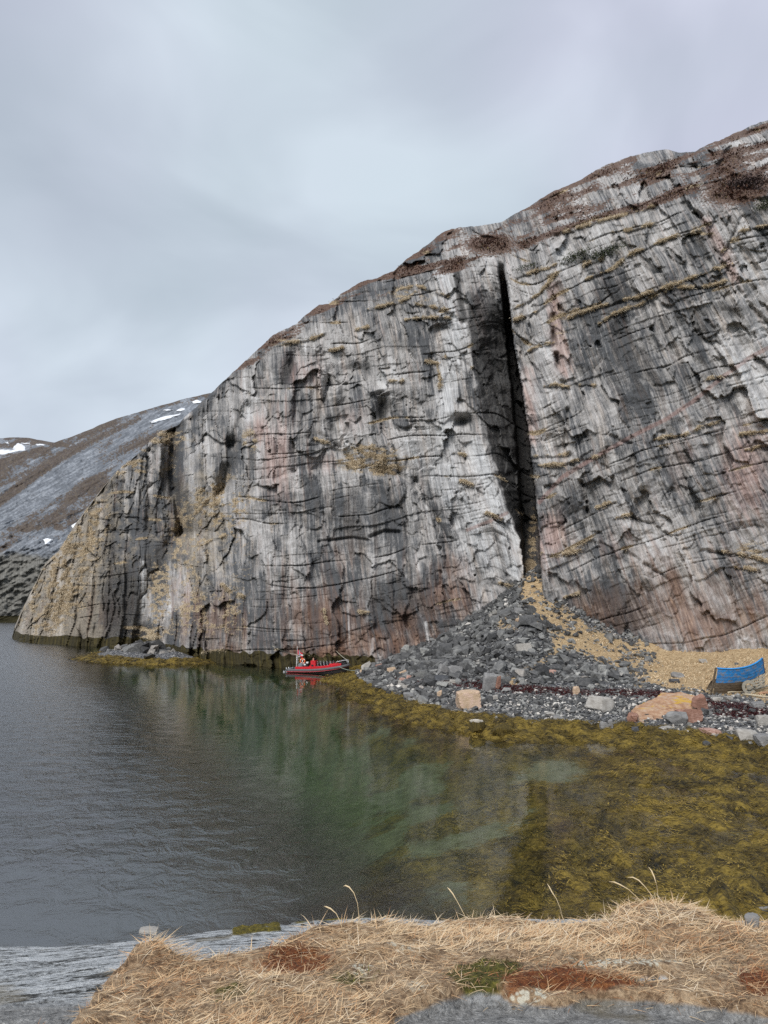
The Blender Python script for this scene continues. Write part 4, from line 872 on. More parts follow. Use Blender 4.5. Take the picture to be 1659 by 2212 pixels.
for k, i in enumerate(single):
    o = bpy.data.objects.new('scree_rock', proto_me[k % 18]); COL.objects.link(o)
    s_ = size[i]; o.matrix_world = Matrix.Translation((sx_[i], sy_[i], sz_[i] + s_ * 0.14)) @ Matrix(rotm(rng, 0.5).tolist()).to_4x4() @ Matrix.Diagonal((s_, s_, s_, 1))
    o.color = (float(tone[i]), 0, 0, 1)
    uq, vq = proj(sx_[i], sy_[i], sz_[i])
    hue = 'pale' if tone[i] > 0.9 else ('light grey' if tone[i] > 0.62 else ('mid grey' if tone[i] > 0.34 else 'dark grey')); big = 'large' if s_ > 1.1 else ('middling' if s_ > 0.75 else 'small')
    if fanv[i] > 0.5: zone = 'high on the fan near its grassy top' if vq < 1365 else (('on the upper' if vq < 1412 else 'low on the') + ' left flank of the fan' if uq < 1010 else ('in the upper middle of the fan' if vq < 1425 else 'in the lower middle of the fan') if uq < 1190 else 'on the fan beside its strip of straw grass')
    else: zone = 'on the dark beach tip near the red boat' if uq < 930 else ('on the beach above the golden seaweed' if uq < 1260 else 'among pebbles by the orange slab')
    o['label'] = f'{big} {hue} angular rock {zone}'; o['category'] = 'rock'; o['group'] = f'{big} {hue} rocks {zone}'

def boulder(seed, dims, planes=16, rough=0.05, sub=4, blocky=0.5):
    r_ = np.random.default_rng(seed)
    bm = bmesh.new(); bmesh.ops.create_icosphere(bm, subdivisions=sub, radius=1)
    d = np.array([v.co[:] for v in bm.verts]); f = np.array([[v.index for v in q.verts] for q in bm.faces]); bm.free()
    N = r_.normal(0, 1, (planes, 3)); N /= np.linalg.norm(N, axis=1)[:, None]
    ax = np.vstack([np.eye(3), -np.eye(3)]); ax = ax + r_.normal(0, 0.16, ax.shape); ax /= np.linalg.norm(ax, axis=1)[:, None]
    N = np.vstack([N, ax]); off_ = np.r_[r_.uniform(0.86, 1.15, planes), np.full(6, 1 - 0.32 * blocky) + r_.uniform(-.06, .06, 6)]
    dt = d @ N.T; rad_ = np.min(np.where(dt > 0.05, off_ / np.maximum(dt, 0.05), 9), 1)
    rad_ = rad_ * (1 + rough * (fbm(d[:, 0] * 2.6 + d[:, 2] * 1.3 + seed, d[:, 1] * 2.6 - d[:, 2] * 1.7, 4, seed) ))
    p = d * rad_[:, None]; lo, hi = p.min(0), p.max(0); p = (p - (lo + hi) / 2) / (hi - lo) * np.array(dims)
    return p, f
def bmat(name, stops, extra=None):
    m = Mat(name, 0.75, 0.3); P = m.obj(); a = m.noise(P, 1.6, 6, 0.65, 0.6); b = m.noise(m.scale(P, (2.5, 2.5, 9)), 1, 5, 0.65); c_ = m.noise(P, 14, 4, 0.65)
    c = m.ramp(m.mt('MULTIPLY_ADD', b, 0.45, m.mt('MULTIPLY', a, 0.55)), stops)
    c = m.mix(m.mt('MULTIPLY', m.step(c_, 0.58, 0.7), 0.4), c, m.mix(1.0, c, (0.5, 0.5, 0.5), 'MULTIPLY'))
    if extra: c = extra(m, c, P, a, b)
    m.col(c); m.bump(m.mt('MULTIPLY_ADD', c_, 0.4, b), 0.7, 0.08); return m.m
def up_mask(m, lo, hi):
    g = m.n('ShaderNodeNewGeometry'); s_ = m.n('ShaderNodeSeparateXYZ'); m.put(s_.inputs[0], g.outputs['Normal']); return m.step(s_.outputs[2], lo, hi)
B_GREY = bmat('grey_boulder', [(0.3, (0.11, 0.11, 0.112)), (0.5, (0.22, 0.215, 0.21)), (0.7, (0.36, 0.355, 0.34))])
B_PALE = bmat('pale_boulder', [(0.3, (0.20, 0.18, 0.155)), (0.5, (0.35, 0.33, 0.30)), (0.7, (0.50, 0.48, 0.45))])
B_BUFF = bmat('pink_buff_boulder', [(0.3, (0.30, 0.20, 0.12)), (0.48, (0.50, 0.37, 0.25)), (0.6, (0.58, 0.42, 0.34)), (0.75, (0.62, 0.55, 0.45))])
B_PINK = bmat('pink_gneiss', [(0.3, (0.22, 0.12, 0.095)), (0.5, (0.42, 0.26, 0.21)), (0.72, (0.60, 0.45, 0.38))])
B_DARK = bmat('dark_boulder', [(0.3, (0.035, 0.037, 0.042)), (0.5, (0.075, 0.078, 0.085)), (0.7, (0.13, 0.135, 0.142))])
def slab_x(m, c, P, a, b):
    g = m.step(m.noise(m.scale(P, (0.7, 1.6, 1)), 1, 4, 0.6), 0.52, 0.62); u_ = up_mask(m, 0.25, 0.6)
    s_ = m.n('ShaderNodeSeparateXYZ'); m.put(s_.inputs[0], P); bk = m.step(s_.outputs[1], 0.1, 0.9)
    c = m.mix(m.mt('MULTIPLY', m.mt('MULTIPLY', g, u_), m.mt('MULTIPLY', bk, 0.85)), c, (0.52, 0.32, 0.035))
    return m.mix(m.mt('MULTIPLY', m.step(a, 0.55, 0.66), 0.35), c, (0.30, 0.29, 0.29))
B_SLAB = bmat('orange_slab', [(0.3, (0.17, 0.075, 0.04)), (0.46, (0.37, 0.215, 0.13)), (0.6, (0.50, 0.35, 0.235)), (0.75, (0.58, 0.48, 0.39))], slab_x)
B_BROWN = bmat('red_brown_block', [(0.3, (0.13, 0.06, 0.04)), (0.5, (0.27, 0.145, 0.105)), (0.7, (0.45, 0.30, 0.25))])
wtop = 1.05
def weed_x(m, c, P, a, b):
    s_ = m.n('ShaderNodeSeparateXYZ'); m.put(s_.inputs[0], m.n('ShaderNodeTexCoord').outputs['Generated']); st = m.step(m.mt('MULTIPLY_ADD', a, 0.5, s_.outputs[2]), wtop, wtop + 0.08)
    k = m.ramp(m.noise(m.scale(P, (9, 9, 1.5)), 1, 5, 0.7), [(0.3, (0.015, 0.012, 0.004)), (0.5, (0.07, 0.05, 0.011)), (0.68, (0.16, 0.115, 0.025))])
    return m.mix(st, k, (0.50, 0.46, 0.40))
B_WEED = bmat('weed_hung_boulder', [(0.3, (0.2, 0.2, 0.2)), (0.7, (0.4, 0.4, 0.4))], weed_x)
wtop = 2.0
B_WEED2 = bmat('weed_covered_boulder', [(0.3, (0.2, 0.2, 0.2)), (0.7, (0.4, 0.4, 0.4))], weed_x)
def place(u, vbase, w, h, depth, mat, label, name='boulder', seed=0, rot=(0, 0, 0), cat='boulder', planes=16, blocky=0.5, rough=0.06, sink=0.12, lift=0.0, sub=4, group=None):
    """w, h: its size as fractions of the picture's 1659-wide frame; it stands where the line of sight through its foot meets the shore"""
    x_, y_, zz = on_shore(u, vbase)
    px = y_ / F; dims = (w * px, depth * w * px, h * px * (1 + sink))
    p, f = boulder(seed or int(u * 7 + vbase), dims, planes, rough, sub, blocky)
    p[:, 2] += dims[2] / 2 - dims[2] * sink + lift
    me = mesh_np(name, p, f, None, True)
    me.set_sharp_from_angle(angle=R(24))
    o = link(name, me, mat, label=label, category=cat); o.location = (x_, y_ + dims[1] * 0.45, zz); o.rotation_euler = rot
    if group: o['group'] = group
    return o
place(1014, 1533, 53, 40, 0.8, B_BUFF, 'large pink and buff boulder at the edge of the golden seaweed', blocky=0.9, planes=12)
place(1058, 1491, 31, 36, 0.6, B_GREY, 'upright pale grey split boulder standing above the big pink boulder', blocky=0.7, planes=12, rot=(0, R(8), 0))
place(1076, 1490, 12, 30, 1.6, B_BROWN, 'narrow brown slice leaning on the right side of the upright grey boulder', blocky=0.8, rot=(0, R(10), 0), cat='rock', name='rock_slice')
place(956, 1461, 24, 24, 0.8, B_GREY, 'tilted grey boulder left of the square grey block halfway along the fan foot', rot=(0, R(22), R(20)), blocky=0.9)
place(985, 1463, 32, 25, 0.8, B_GREY, 'square grey block with a flat pale top beside a tilted grey boulder', blocky=1.0, planes=8)
place(955, 1474, 32, 14, 1.0, B_DARK, 'dark overhanging flat slab below the two square grey boulders', name='slab', cat='slab', planes=10)
place(979, 1477, 18, 9, 0.8, B_PALE, 'white flat stone just below the square grey block', name='stone', cat='stone', group='pale flat stones on the dark beach')
place(963, 1481, 22, 8, 0.8, B_PALE, 'longer white flat stone beside the dark overhanging slab', name='stone', cat='stone', group='pale flat stones on the dark beach')
place(870, 1475, 16, 11, 0.8, B_PINK, 'pinkish stone left of a second pink stone on the dark beach tip', name='stone', cat='stone')
place(884, 1470, 12, 11, 0.8, B_PINK, 'smaller upright pinkish stone touching the pink stone on the dark beach tip', name='stone', cat='stone')
place(866, 1485, 19, 8, 0.8, B_PALE, 'white oval stone lying left of its twin below the pinkish stones', name='stone', cat='stone', group='pale flat stones on the dark beach')
place(878, 1488, 19, 8, 0.8, B_PALE, 'white oval stone lying right of its twin below the pinkish stones', name='stone', cat='stone', group='pale flat stones on the dark beach')
place(882, 1512, 23, 16, 0.8, B_GREY, 'lichen grey boulder at the lower beach edge above the golden seaweed')
place(950, 1508, 12, 17, 0.8, B_BUFF, 'small orange stone standing on end left of the big pink boulder', name='stone', cat='stone')
place(1071, 1512, 12, 11, 0.9, B_PALE, 'small square white block right of the big pink boulder', name='stone', cat='stone', blocky=1)
place(797, 1449, 24, 12, 0.6, B_PALE, 'pale pointed slab at the tip of the beach holding the mooring line', name='slab', cat='slab', rot=(0, R(-32), 0), planes=8, lift=0.35)
place(783, 1456, 12, 9, 0.8, B_BUFF, 'small buff stone beside the pale mooring slab', name='stone', cat='stone')
place(821, 1443, 21, 9, 0.7, B_PINK, 'flat pink slab second from the beach tip', name='slab', cat='slab', planes=8, rot=(0, R(-10), 0))
place(847, 1451, 21, 9, 0.7, B_BUFF, 'flat buff slab third from the beach tip', name='slab', cat='slab', planes=8, rot=(0, R(-10), 0))
place(871, 1459, 20, 10, 0.7, B_BUFF, 'tilted buff slab above the pair of pinkish stones', name='slab', cat='slab', planes=8, rot=(0, R(-16), 0))
place(808, 1462, 16, 8, 0.7, B_GREY, 'flat grey slab low on the beach tip beside the seaweed', name='slab', cat='slab', planes=8, rot=(0, R(-14), 0))
place(1134, 1407, 36, 18, 0.7, B_PALE, 'pale flat block in the middle of the scree fan', blocky=1, planes=9, name='block', cat='block', rot=(0, R(-6), 0))
place(1121, 1326, 19, 14, 0.8, B_GREY, 'blue grey block near the top of the scree fan', blocky=0.9, planes=9, name='block', cat='block')
place(1130, 1346, 30, 11, 0.8, B_BUFF, 'buff flat rock below the blue grey block near the fan top', planes=9, name='slab', cat='slab')
place(1303, 1538, 54, 33, 0.8, B_PALE, 'pale wedge boulder with a sloping face at the seaweed edge', blocky=0.7, planes=10, rot=(0, R(14), R(30)))
place(1246, 1500, 15, 17, 0.8, B_BUFF, 'pointed buff stone standing in the dark red weed line', name='stone', cat='stone')
place(1196, 1461, 20, 14, 0.8, B_PINK, 'pinkish stone low on the right half of the scree fan', name='stone', cat='stone')
place(1307, 1577, 18, 17, 0.9, B_GREY, 'round grey stone in golden seaweed left of the orange slab', planes=24, blocky=0.2, name='stone', cat='stone')
place(1321, 1573, 14, 19, 0.9, B_GREY, 'pale topped grey stone touching the round grey stone in the seaweed', name='stone', cat='stone')
place(1208, 1560, 23, 14, 0.8, B_GREY, 'grey stone at the seaweed edge halfway between the pink and the wedge boulder', name='stone', cat='stone')
place(1190, 1548, 20, 9, 0.8, B_PALE, 'pale flat stone just above the seaweed left of the wedge boulder', name='stone', cat='stone')
place(1033, 1588, 36, 33, 0.9, B_WEED, 'rounded rock hung with brown seaweed and showing a white top', name='weed_draped_rock', cat='rock', planes=26, blocky=0.2, rough=0.12)
place(1088, 1592, 44, 24, 0.9, B_WEED2, 'low rock wholly covered in brown seaweed beside the white topped one', name='weed_draped_rock', cat='rock', planes=26, blocky=0.2, rough=0.14)
# the big orange slab and the blocks under and behind it
def plate(name, outline, a0, b0, thick, mat, seed, label, cat):
    """a tilted slab: its upper face's outline, on the plane z = a0 + b0 * y, with real thickness and broken edges"""
    top = []
    for u, v in outline:
        ax_, e_ = ray(u, v); Yq = (a0 - H) / (e_ - b0); top.append(Vector((ax_ * Yq, Yq, a0 + b0 * Yq)))
    c = sum(top, Vector()) / len(top); bm = bmesh.new()
    vt = [bm.verts.new(p - c) for p in top]; vb_ = [bm.verts.new((p - c) * 0.9 + Vector((0, 0.25, -thick))) for p in top]; n_ = len(vt)
    for k in range(n_): bm.faces.new((vt[k], vt[(k + 1) % n_], vb_[(k + 1) % n_], vb_[k]))
    bm.faces.new(vt); bm.faces.new(vb_[::-1]); bmesh.ops.triangulate(bm, faces=bm.faces[:])
    bmesh.ops.subdivide_edges(bm, edges=bm.edges[:], cuts=3, use_grid_fill=True); bmesh.ops.triangulate(bm, faces=bm.faces[:])
    bmesh.ops.subdivide_edges(bm, edges=bm.edges[:], cuts=1, use_grid_fill=True)
    q = np.array([v.co[:] for v in bm.verts]); st = np.floor((q[:, 1] * 0.5 + 0.55 * fbm(q[:, 0] / 1.4, q[:, 1] / 0.7, 3, seed)) / 0.28) * 0.07
    dz = st - st.mean() + 0.07 * fbm(q[:, 0] / 0.5, q[:, 1] / 0.3 + q[:, 2], 3, seed + 1)
    dx = 0.16 * fbm(q[:, 1] / 0.6, q[:, 2] / 0.4, 3, seed + 2)
    for v, z_, x_ in zip(bm.verts, dz, dx): v.co.z += z_; v.co.x += x_; v.co.y -= 0.8 * x_
    me = bm_mesh(name, bm, True); me.set_sharp_from_angle(angle=R(30)); o = link(name, me, mat, label=label, category=cat); o.location = c; return o
plate('slab', [(1372, 1541), (1361, 1534), (1378, 1524), (1420, 1514), (1428, 1508), (1470, 1507), (1524, 1517), (1516, 1527), (1484, 1535), (1466, 1543), (1452, 1553), (1424, 1560), (1401, 1566), (1384, 1556)], -8.4, 0.16, 1.15, B_SLAB, 77, 'largest orange slab with yellow lichen lying across the shore', 'slab')
place(1466, 1567, 46, 28, 0.6, B_GREY, 'smooth grey boulder wedged under the front of the large orange slab', planes=22, blocky=0.3)
place(1497, 1562, 52, 32, 0.6, B_BROWN, 'red brown block at the right end of the large orange slab', planes=9, blocky=0.9, rot=(0, R(-12), 0), name='block', cat='block')
place(1517, 1538, 38, 38, 0.5, B_BROWN, 'upright pinkish brown slab standing behind the right end of the orange slab', planes=9, blocky=0.9, name='slab', cat='slab', rot=(0, R(6), 0))
place(1370, 1562, 26, 22, 0.8, B_BROWN, 'knobbly dark brown rock at the left end of the large orange slab', planes=26, rough=0.3, blocky=0.2, name='rock', cat='rock')
place(1443, 1580, 31, 9, 0.8, B_PALE, 'thin pale stone lying in seaweed below the large orange slab', name='stone', cat='stone')
place(1374, 1583, 16, 12, 0.8, B_DARK, 'small dark stone at the lower left foot of the large orange slab', name='stone', cat='stone')
place(1622, 1603, 44, 25, 0.8, B_PALE, 'cream boulder on the pebbles at the right edge of the beach', planes=20, blocky=0.4)
place(1656, 1612, 36, 24, 0.8, B_GREY, 'pale grey boulder half out of view beside the cream boulder')
place(1654, 1568, 32, 22, 0.8, B_PALE, 'bluish white boulder at the right edge above the cream boulder', planes=20)
place(1578, 1515, 20, 11, 0.8, B_PALE, 'white stone on the strand line right of a smaller white stone', name='stone', cat='stone')
place(1552, 1518, 22, 12, 0.8, B_PALE, 'white stone on the strand line nearest the upright brown slab', name='stone', cat='stone')
place(1645, 1531, 34, 14, 0.8, B_GREY, 'grey flat slab between the driftwood poles and the bluish white boulder', name='slab', cat='slab', planes=9)
place(1529, 1612, 16, 10, 0.8, B_DARK, 'dark stone alone in the golden seaweed below the pebbles', name='stone', cat='stone')
place(1540, 1589, 40, 13, 0.8, B_PINK, 'low pinkish rock where pebbles meet seaweed right of the orange slab', name='rock', cat='rock')
place(1521, 1432, 17, 8, 0.8, B_PALE, 'white flat stone on the meadow at the foot of the cliff', name='stone', cat='stone')
place(1466, 1464, 26, 12, 0.8, B_GREY, 'flat grey rock on the meadow near the foot of the scree', name='rock', cat='rock')
place(1462, 1476, 24, 9, 0.8, B_DARK, 'dark grey rock on the meadow below the flat grey rock', name='rock', cat='rock')
place(1655, 1978, 30, 16, 0.8, B_GREY, 'blue grey stone in seaweed at the right edge of the picture', name='stone', cat='stone')
# ================================================================== the red boat
def lofted(name, rows, mat, parent, closed=False, smooth=True, caps=False):
    bm = bmesh.new(); vs = loft(bm, rows, closed)
    if caps:
        bm.faces.new(vs[0]); bm.faces.new(vs[-1][::-1])
    me = bm_mesh(name, bm, smooth)
    if smooth: me.set_sharp_from_angle(angle=R(35))
    return link(name, me, mat, parent)
def tubes(name, lst, r, mat, parent, n=8):
    bm = bmesh.new()
    for p in lst: tube(bm, p, r, n)
    return link(name, bm_mesh(name, bm, True), mat, parent)
def boxes(name, lst, mat, parent, bevel=0.03):
    bm = bmesh.new()
    for c, s_ in lst: bx(bm, c, s_)
    if bevel: bmesh.ops.bevel(bm, geom=bm.edges[:], offset=bevel, segments=2, affect='EDGES')
    return link(name, bm_mesh(name, bm), mat, parent)
M_RED = plain('red_boat_paint', (0.55, 0.012, 0.022), 0.35, 0.12, 3, spec=0.5); M_RUB = plain('faded_red_rubber', (0.62, 0.10, 0.12), 0.55, 0.15)
M_FENDER = plain('grey_fender', (0.10, 0.095, 0.10), 0.6, 0.2); M_BLACK = plain('black_vinyl', (0.014, 0.014, 0.016), 0.5, 0.3); M_ALU = plain('worn_aluminium', (0.62, 0.63, 0.64), 0.35, 0.1, metal=0.6)
M_WHITE = plain('white_gelcoat', (0.78, 0.78, 0.76), 0.4, 0.08); M_GREYC = plain('grey_cowling', (0.16, 0.18, 0.20), 0.4, 0.2); M_HULLK = plain('dark_hull', (0.02, 0.018, 0.02), 0.4, 0.3)
M_ORANGE = plain('orange_buoy', (0.75, 0.15, 0.045), 0.55, 0.12); M_ROPE = plain('pale_rope', (0.52, 0.48, 0.38), 0.9, 0.2, 30); M_GLASS = plain('dark_screen', (0.02, 0.025, 0.03), 0.1, 0.1)
bx0, by0 = at_z(688, 1453, 0.0)
boat = empty('rigid_boat', (float(bx0), float(by0), 0.0), (R(1.0), R(-1.2), R(-17)), label='red rigid boat with rows of black seats moored under the cliff', category='boat')
xs = np.linspace(-4.3, 4.6, 22); f_ = (xs + 4.3) / 8.9
hb = 1.32 * np.where(f_ < 0.5, 1.0, np.sqrt(np.clip(1 - ((f_ - 0.5) / 0.505) ** 2.4, 0.0, 1)))           # half beam
sheer = 0.42 + 0.62 * np.clip((f_ - 0.35) / 0.65, 0, 1) ** 1.8
keel = -0.42 + 1.25 * np.clip((f_ - 0.78) / 0.22, 0, 1) ** 2
rows = [[(x, -h_, s_ - .18), (x, -h_ * .92, s_ * .25 - .1 + k_ * .2), (x, 0, k_), (x, h_ * .92, s_ * .25 - .1 + k_ * .2), (x, h_, s_ - .18)] for x, h_, s_, k_ in zip(xs, hb, sheer, keel)]
lofted('hull', rows, M_HULLK, boat, caps=True)
side_ = lambda sgn, dz, grow=1.0: [(x, sgn * h_ * grow, s_ + dz) for x, h_, s_ in zip(xs, hb, sheer)]
ring = side_(-1, 0.02, 1.04) + side_(1, 0.02, 1.04)[::-1]
tubes('fender_tube', [ring], 0.20, M_FENDER, boat, 12)
tubes('rub_strake', [side_(-1, -0.16, 1.10) + side_(1, -0.16, 1.10)[::-1]], 0.055, M_RUB, boat)
# red topsides standing inside the fender
def wallrow(sgn, z0, z1):
    i0, i1 = 3, 20
    return [[(xs[i], sgn * hb[i] * 0.95, sheer[i] + z0), (xs[i], sgn * hb[i] * 0.97, sheer[i] + z1 - .05), (xs[i], sgn * (hb[i] * 0.93), sheer[i] + z1), (xs[i], sgn * (hb[i] * 0.80), sheer[i] + z1 - .02), (xs[i], sgn * hb[i] * 0.78, sheer[i] + z0)] for i in range(i0, i1)]
for sg in (-1, 1): lofted('topside', wallrow(sg, 0.08, 0.52), M_RED, boat, caps=True)
boxes('foredeck_step', [((2.55, 0, 1.18), (1.3, 1.5, 0.28))], M_RED, boat)
lofted('deck', [[(xs[i], -hb[i] * .85, 0.42 + 0.3 * max(0, f_[i] - .6)), (xs[i], hb[i] * .85, 0.42 + 0.3 * max(0, f_[i] - .6))] for i in range(1, 20)], M_FENDER, boat)
con = boxes('console', [((-0.62, 0, 1.10), (0.78, 0.95, 1.25)), ((-1.0, 0, 0.75), (0.55, 0.95, 0.5))], M_RED, boat, 0.06)
boxes('console_hatch', [((-0.72, -0.49, 0.95), (0.34, 0.03, 0.42))], M_GLASS, con, 0.01)
boxes('windscreen', [((-0.45, 0, 1.86), (0.05, 0.8, 0.30))], M_GLASS, con, 0.01)
boxes('spray_hood', [((-0.72, -0.05, 1.83), (0.16, 0.2, 0.5))], plain('faded_orange_cloth', (0.62, 0.33, 0.26), 0.8, 0.2), con, 0.05)
def jockey(x, y, first=[None]):
    if first[0] is None:
        s_ = boxes('seat', [((0, 0, 0.26), (0.46, 0.34, 0.52))], M_BLACK, boat, 0.05); b_ = boxes('backrest', [((0.26, 0, 0.72), (0.09, 0.36, 0.5))], M_BLACK, s_, 0.03)
        g_ = tubes('grab_frame', [[(0.34, -0.19, 0.05), (0.20, -0.19, 0.45), (0.06, -0.19, 0.80), (0.06, -0.19, 1.04), (0.06, 0.19, 1.04), (0.06, 0.19, 0.80), (0.20, 0.19, 0.45), (0.34, 0.19, 0.05)]], 0.028, M_ALU, s_, 6)
        first[0] = (s_, b_, g_); s_.location = (x, y, 0.55); return
    c = [q.copy() for q in first[0]]
    for q in c: COL.objects.link(q)
    c[1].parent = c[0]; c[2].parent = c[0]; c[0].location = (x, y, 0.55)
for i in range(5):
    for y in (-0.52, 0.52): jockey(0.05 + 0.50 * i, y)
hs = boxes('helm_bench', [((-2.25, 0, 1.12), (0.95, 0.9, 0.16))], M_WHITE, boat, 0.04)
boxes('bench_box', [((-2.25, 0, 0.76), (0.8, 0.8, 0.56)), ((-1.6, -0.1, 0.95), (0.35, 0.7, 0.7))], M_BLACK, hs, 0.05)
boxes('cool_box', [((-1.62, -0.1, 1.42), (0.3, 0.4, 0.24))], M_WHITE, hs, 0.04)
def bow_pts(y): return [(2.95, y * 1.0, 1.25), (3.15, y * 1.02, 1.62), (3.7, y * 0.82, 1.70), (4.45, y * 0.30, 1.78), (4.6, 0, 1.78)]
br = tubes('bow_rail', [bow_pts(-0.95), bow_pts(0.95), [(4.45, -0.28, 1.78), (4.5, -0.2, 1.1)], [(4.45, 0.28, 1.78), (4.5, 0.2, 1.1)]], 0.035, M_ALU, boat)
boxes('anchor_bin', [((3.75, 0, 1.28), (1.1, 0.9, 0.42))], M_BLACK, boat, 0.08)
tubes('anchor', [[(4.5, -0.05, 1.15), (4.75, -0.05, 0.95)], [(4.72, -0.3, 0.98), (4.78, 0.2, 0.95)]], 0.045, M_ALU, boat)
ms = tubes('mast', [[(-3.25, y, 0.5), (-3.25, y * 0.55, 1.5), (-3.22, y * 0.45, 2.35)] for y in (-0.42, 0.42)] + [[(-3.25, -0.3, z), (-3.25, 0.3, z)] for z in (0.95, 1.35, 1.75, 2.1, 2.35)], 0.045, M_WHITE, boat)
tubes('flagstaff', [[(-3.22, 0, 2.3), (-3.24, 0, 3.75)]], 0.022, M_WHITE, ms); tubes('aerial', [[(-3.22, 0.1, 2.3), (-2.72, 0.15, 2.25), (-2.95, 0.15, 3.1)]], 0.016, M_WHITE, ms)
bm = bmesh.new(); bmesh.ops.create_uvsphere(bm, u_segments=14, v_segments=8, radius=0.17, matrix=Matrix.Translation((-2.5, 0.1, 2.42)) @ Matrix.Diagonal((1, 1, .7, 1)))
link('radar_dome', bm_mesh('radar_dome', bm, True), M_WHITE, ms); tubes('dome_arm', [[(-3.2, 0.1, 2.2), (-2.5, 0.1, 2.28)]], 0.03, M_WHITE, ms)
def engine(y):
    lo = lofted('outboard_cowling', [[(-3.75 + dx + rx_ * math.cos(a) * .36, y + math.sin(a) * .26 * rx_, z) for a in np.linspace(0, 2 * PI, 13)[:-1]] for z, rx_, dx in ((0.55, .75, 0), (0.75, 1.0, -.03), (1.15, 1.05, -.06), (1.4, .85, -.02), (1.5, .4, 0))], M_GREYC, boat, True, True, True)
    lo.rotation_euler = (0, R(28), 0); lo.location = (0.35, 0, -1.72)
    lg_ = tubes('outboard_leg', [[(-4.05, y, 0.62), (-4.6, y, 0.48), (-5.05, y, 0.22)]], [0.16, 0.11, 0.09], M_GREYC, lo); lg_.matrix_parent_inverse = lo.matrix_basis.inverted()
    bm_ = bmesh.new()
    for k in range(3): bx(bm_, Vector((-5.22, y, 0.12)) + Matrix.Rotation(k * 2 * PI / 3, 3, 'X') @ Vector((0, 0, 0.13)), (0.04, 0.12, 0.24), Matrix.Rotation(k * 2 * PI / 3, 3, 'X') @ Matrix.Rotation(0.5, 3, 'Z'))
    bx(bm_, (-5.12, y, 0.16), (0.3, 0.12, 0.12)); pp = link('propeller', bm_mesh('propeller', bm_), M_ALU, lo); pp.matrix_parent_inverse = lo.matrix_basis.inverted()
    sk = tubes('skeg', [[(-4.75, y, 0.42), (-4.8, y, 0.75)]], 0.06, M_ALU, lo); sk.matrix_parent_inverse = lo.matrix_basis.inverted()
for y in (-0.42, 0.42): engine(y)
BM = Matrix.Translation(boat.location) @ boat.rotation_euler.to_matrix().to_4x4()
# flag on its staff
fl = empty('norwegian_flag', BM @ Vector((-3.22, 0, 2.62)), boat.rotation_euler, label='limp red flag with a white edged blue cross on the stern staff', category='flag')
def cloth(name, rects, dy, mat, parent):
    bm = bmesh.new()
    for x0, x1, z0, z1 in rects:
        nx_ = 8
        for s_ in (-1, 1):
            rw = [[Vector((x, 0.09 * math.sin(x * 9 + z * 2) + s_ * dy, z - 0.75 * x)) for z in (z0, z1)] for x in np.linspace(x0, x1, nx_)]
            loft(bm, rw)
    return link(name, bm_mesh(name, bm, True), mat, parent)
cloth('field', [(0.0, 0.78, 0, 0.66)], 0.006, plain('flag_red', (0.50, 0.02, 0.035), 0.8, 0.1), fl)
cloth('white_cross', [(0.21, 0.43, 0, 0.66), (0, 0.78, 0.22, 0.44)], 0.012, plain('flag_white', (0.75, 0.75, 0.75), 0.8, 0.05), fl)
cloth('blue_cross', [(0.265, 0.375, 0, 0.66), (0, 0.78, 0.275, 0.385)], 0.018, plain('flag_blue', (0.02, 0.035, 0.16), 0.8, 0.1), fl)
lb = empty('lifebuoy', BM @ Vector((-2.3, -0.28, 1.62)), boat.rotation_euler, label='orange lifebuoy ring hung behind the white helm bench', category='lifebuoy')
bm = bmesh.new(); rg = [(0.33 * math.cos(a), 0, 0.33 * math.sin(a)) for a in np.linspace(0, 2 * PI, 25)]; tube(bm, rg, 0.11, 10, False); link('ring', bm_mesh('ring', bm, True), M_ORANGE, lb)
for k in range(4):
    a = PI / 4 + k * PI / 2; bm = bmesh.new(); tube(bm, [(0.33 * math.cos(q), 0, 0.33 * math.sin(q)) for q in (a - .13, a, a + .13)], 0.116, 10, False); link('reflective_band', bm_mesh('reflective_band', bm, True), M_WHITE, lb)
link('light_tube', bm_mesh('light_tube', (lambda b: (tube(b, [(0.0, -.02, .22), (-.04, -.02, -.24)], .06), b)[1])(bmesh.new()), True), M_WHITE, lb)
# mooring lines
def sag(a, b, s_, n_=14): return [Vector(a).lerp(Vector(b), k / n_) - Vector((0, 0, s_ * 4 * (k / n_) * (1 - k / n_))) for k in range(n_ + 1)]
def on_cliff(u, v, front=0.25):
    j = int(np.argmin(abs(us - u))); i = int(np.argmin(abs(V[:, j] - v))); p = co[i, j]; k = 1 - front / p[1]
    return Vector((p[0] * k, p[1] * k, H + (p[2] - H) * k))
hook = on_cliff(724, 1404); bowp = BM @ Vector((4.45, 0.1, 1.7))
ln1 = [p + Vector((0, -1.8 * 4 * (k / 14) * (1 - k / 14) * 0.5, 0)) for k, p in enumerate(sag(on_cliff(588, 1395), hook, 1.1))]
o = link('mooring_line', bm_mesh('mooring_line', (lambda b: (tube(b, ln1, 0.035, 6), b)[1])(bmesh.new()), True), M_ROPE, label='long pale rope sagging along the cliff above the red boat', category='rope')
o = link('mooring_line', bm_mesh('mooring_line', (lambda b: (tube(b, sag(hook, bowp, 0.12), 0.035, 6), b)[1])(bmesh.new()), True), M_ROPE, label='pale rope running from a hook on the cliff down to the bow rail', category='rope')
slab_pt = Vector(at_y(797, 1441, at_z(797, 1449, 0.9)[1] + .3))
o = link('mooring_line', bm_mesh('mooring_line', (lambda b: (tube(b, sag(BM @ Vector((3.2, -0.9, 1.05)), slab_pt, 0.55), 0.035, 6), b)[1])(bmesh.new()), True), plain('green_rope', (0.28, 0.33, 0.27), 0.9, 0.2), label='greenish rope from the bow to the pale pointed slab on the beach', category='rope')

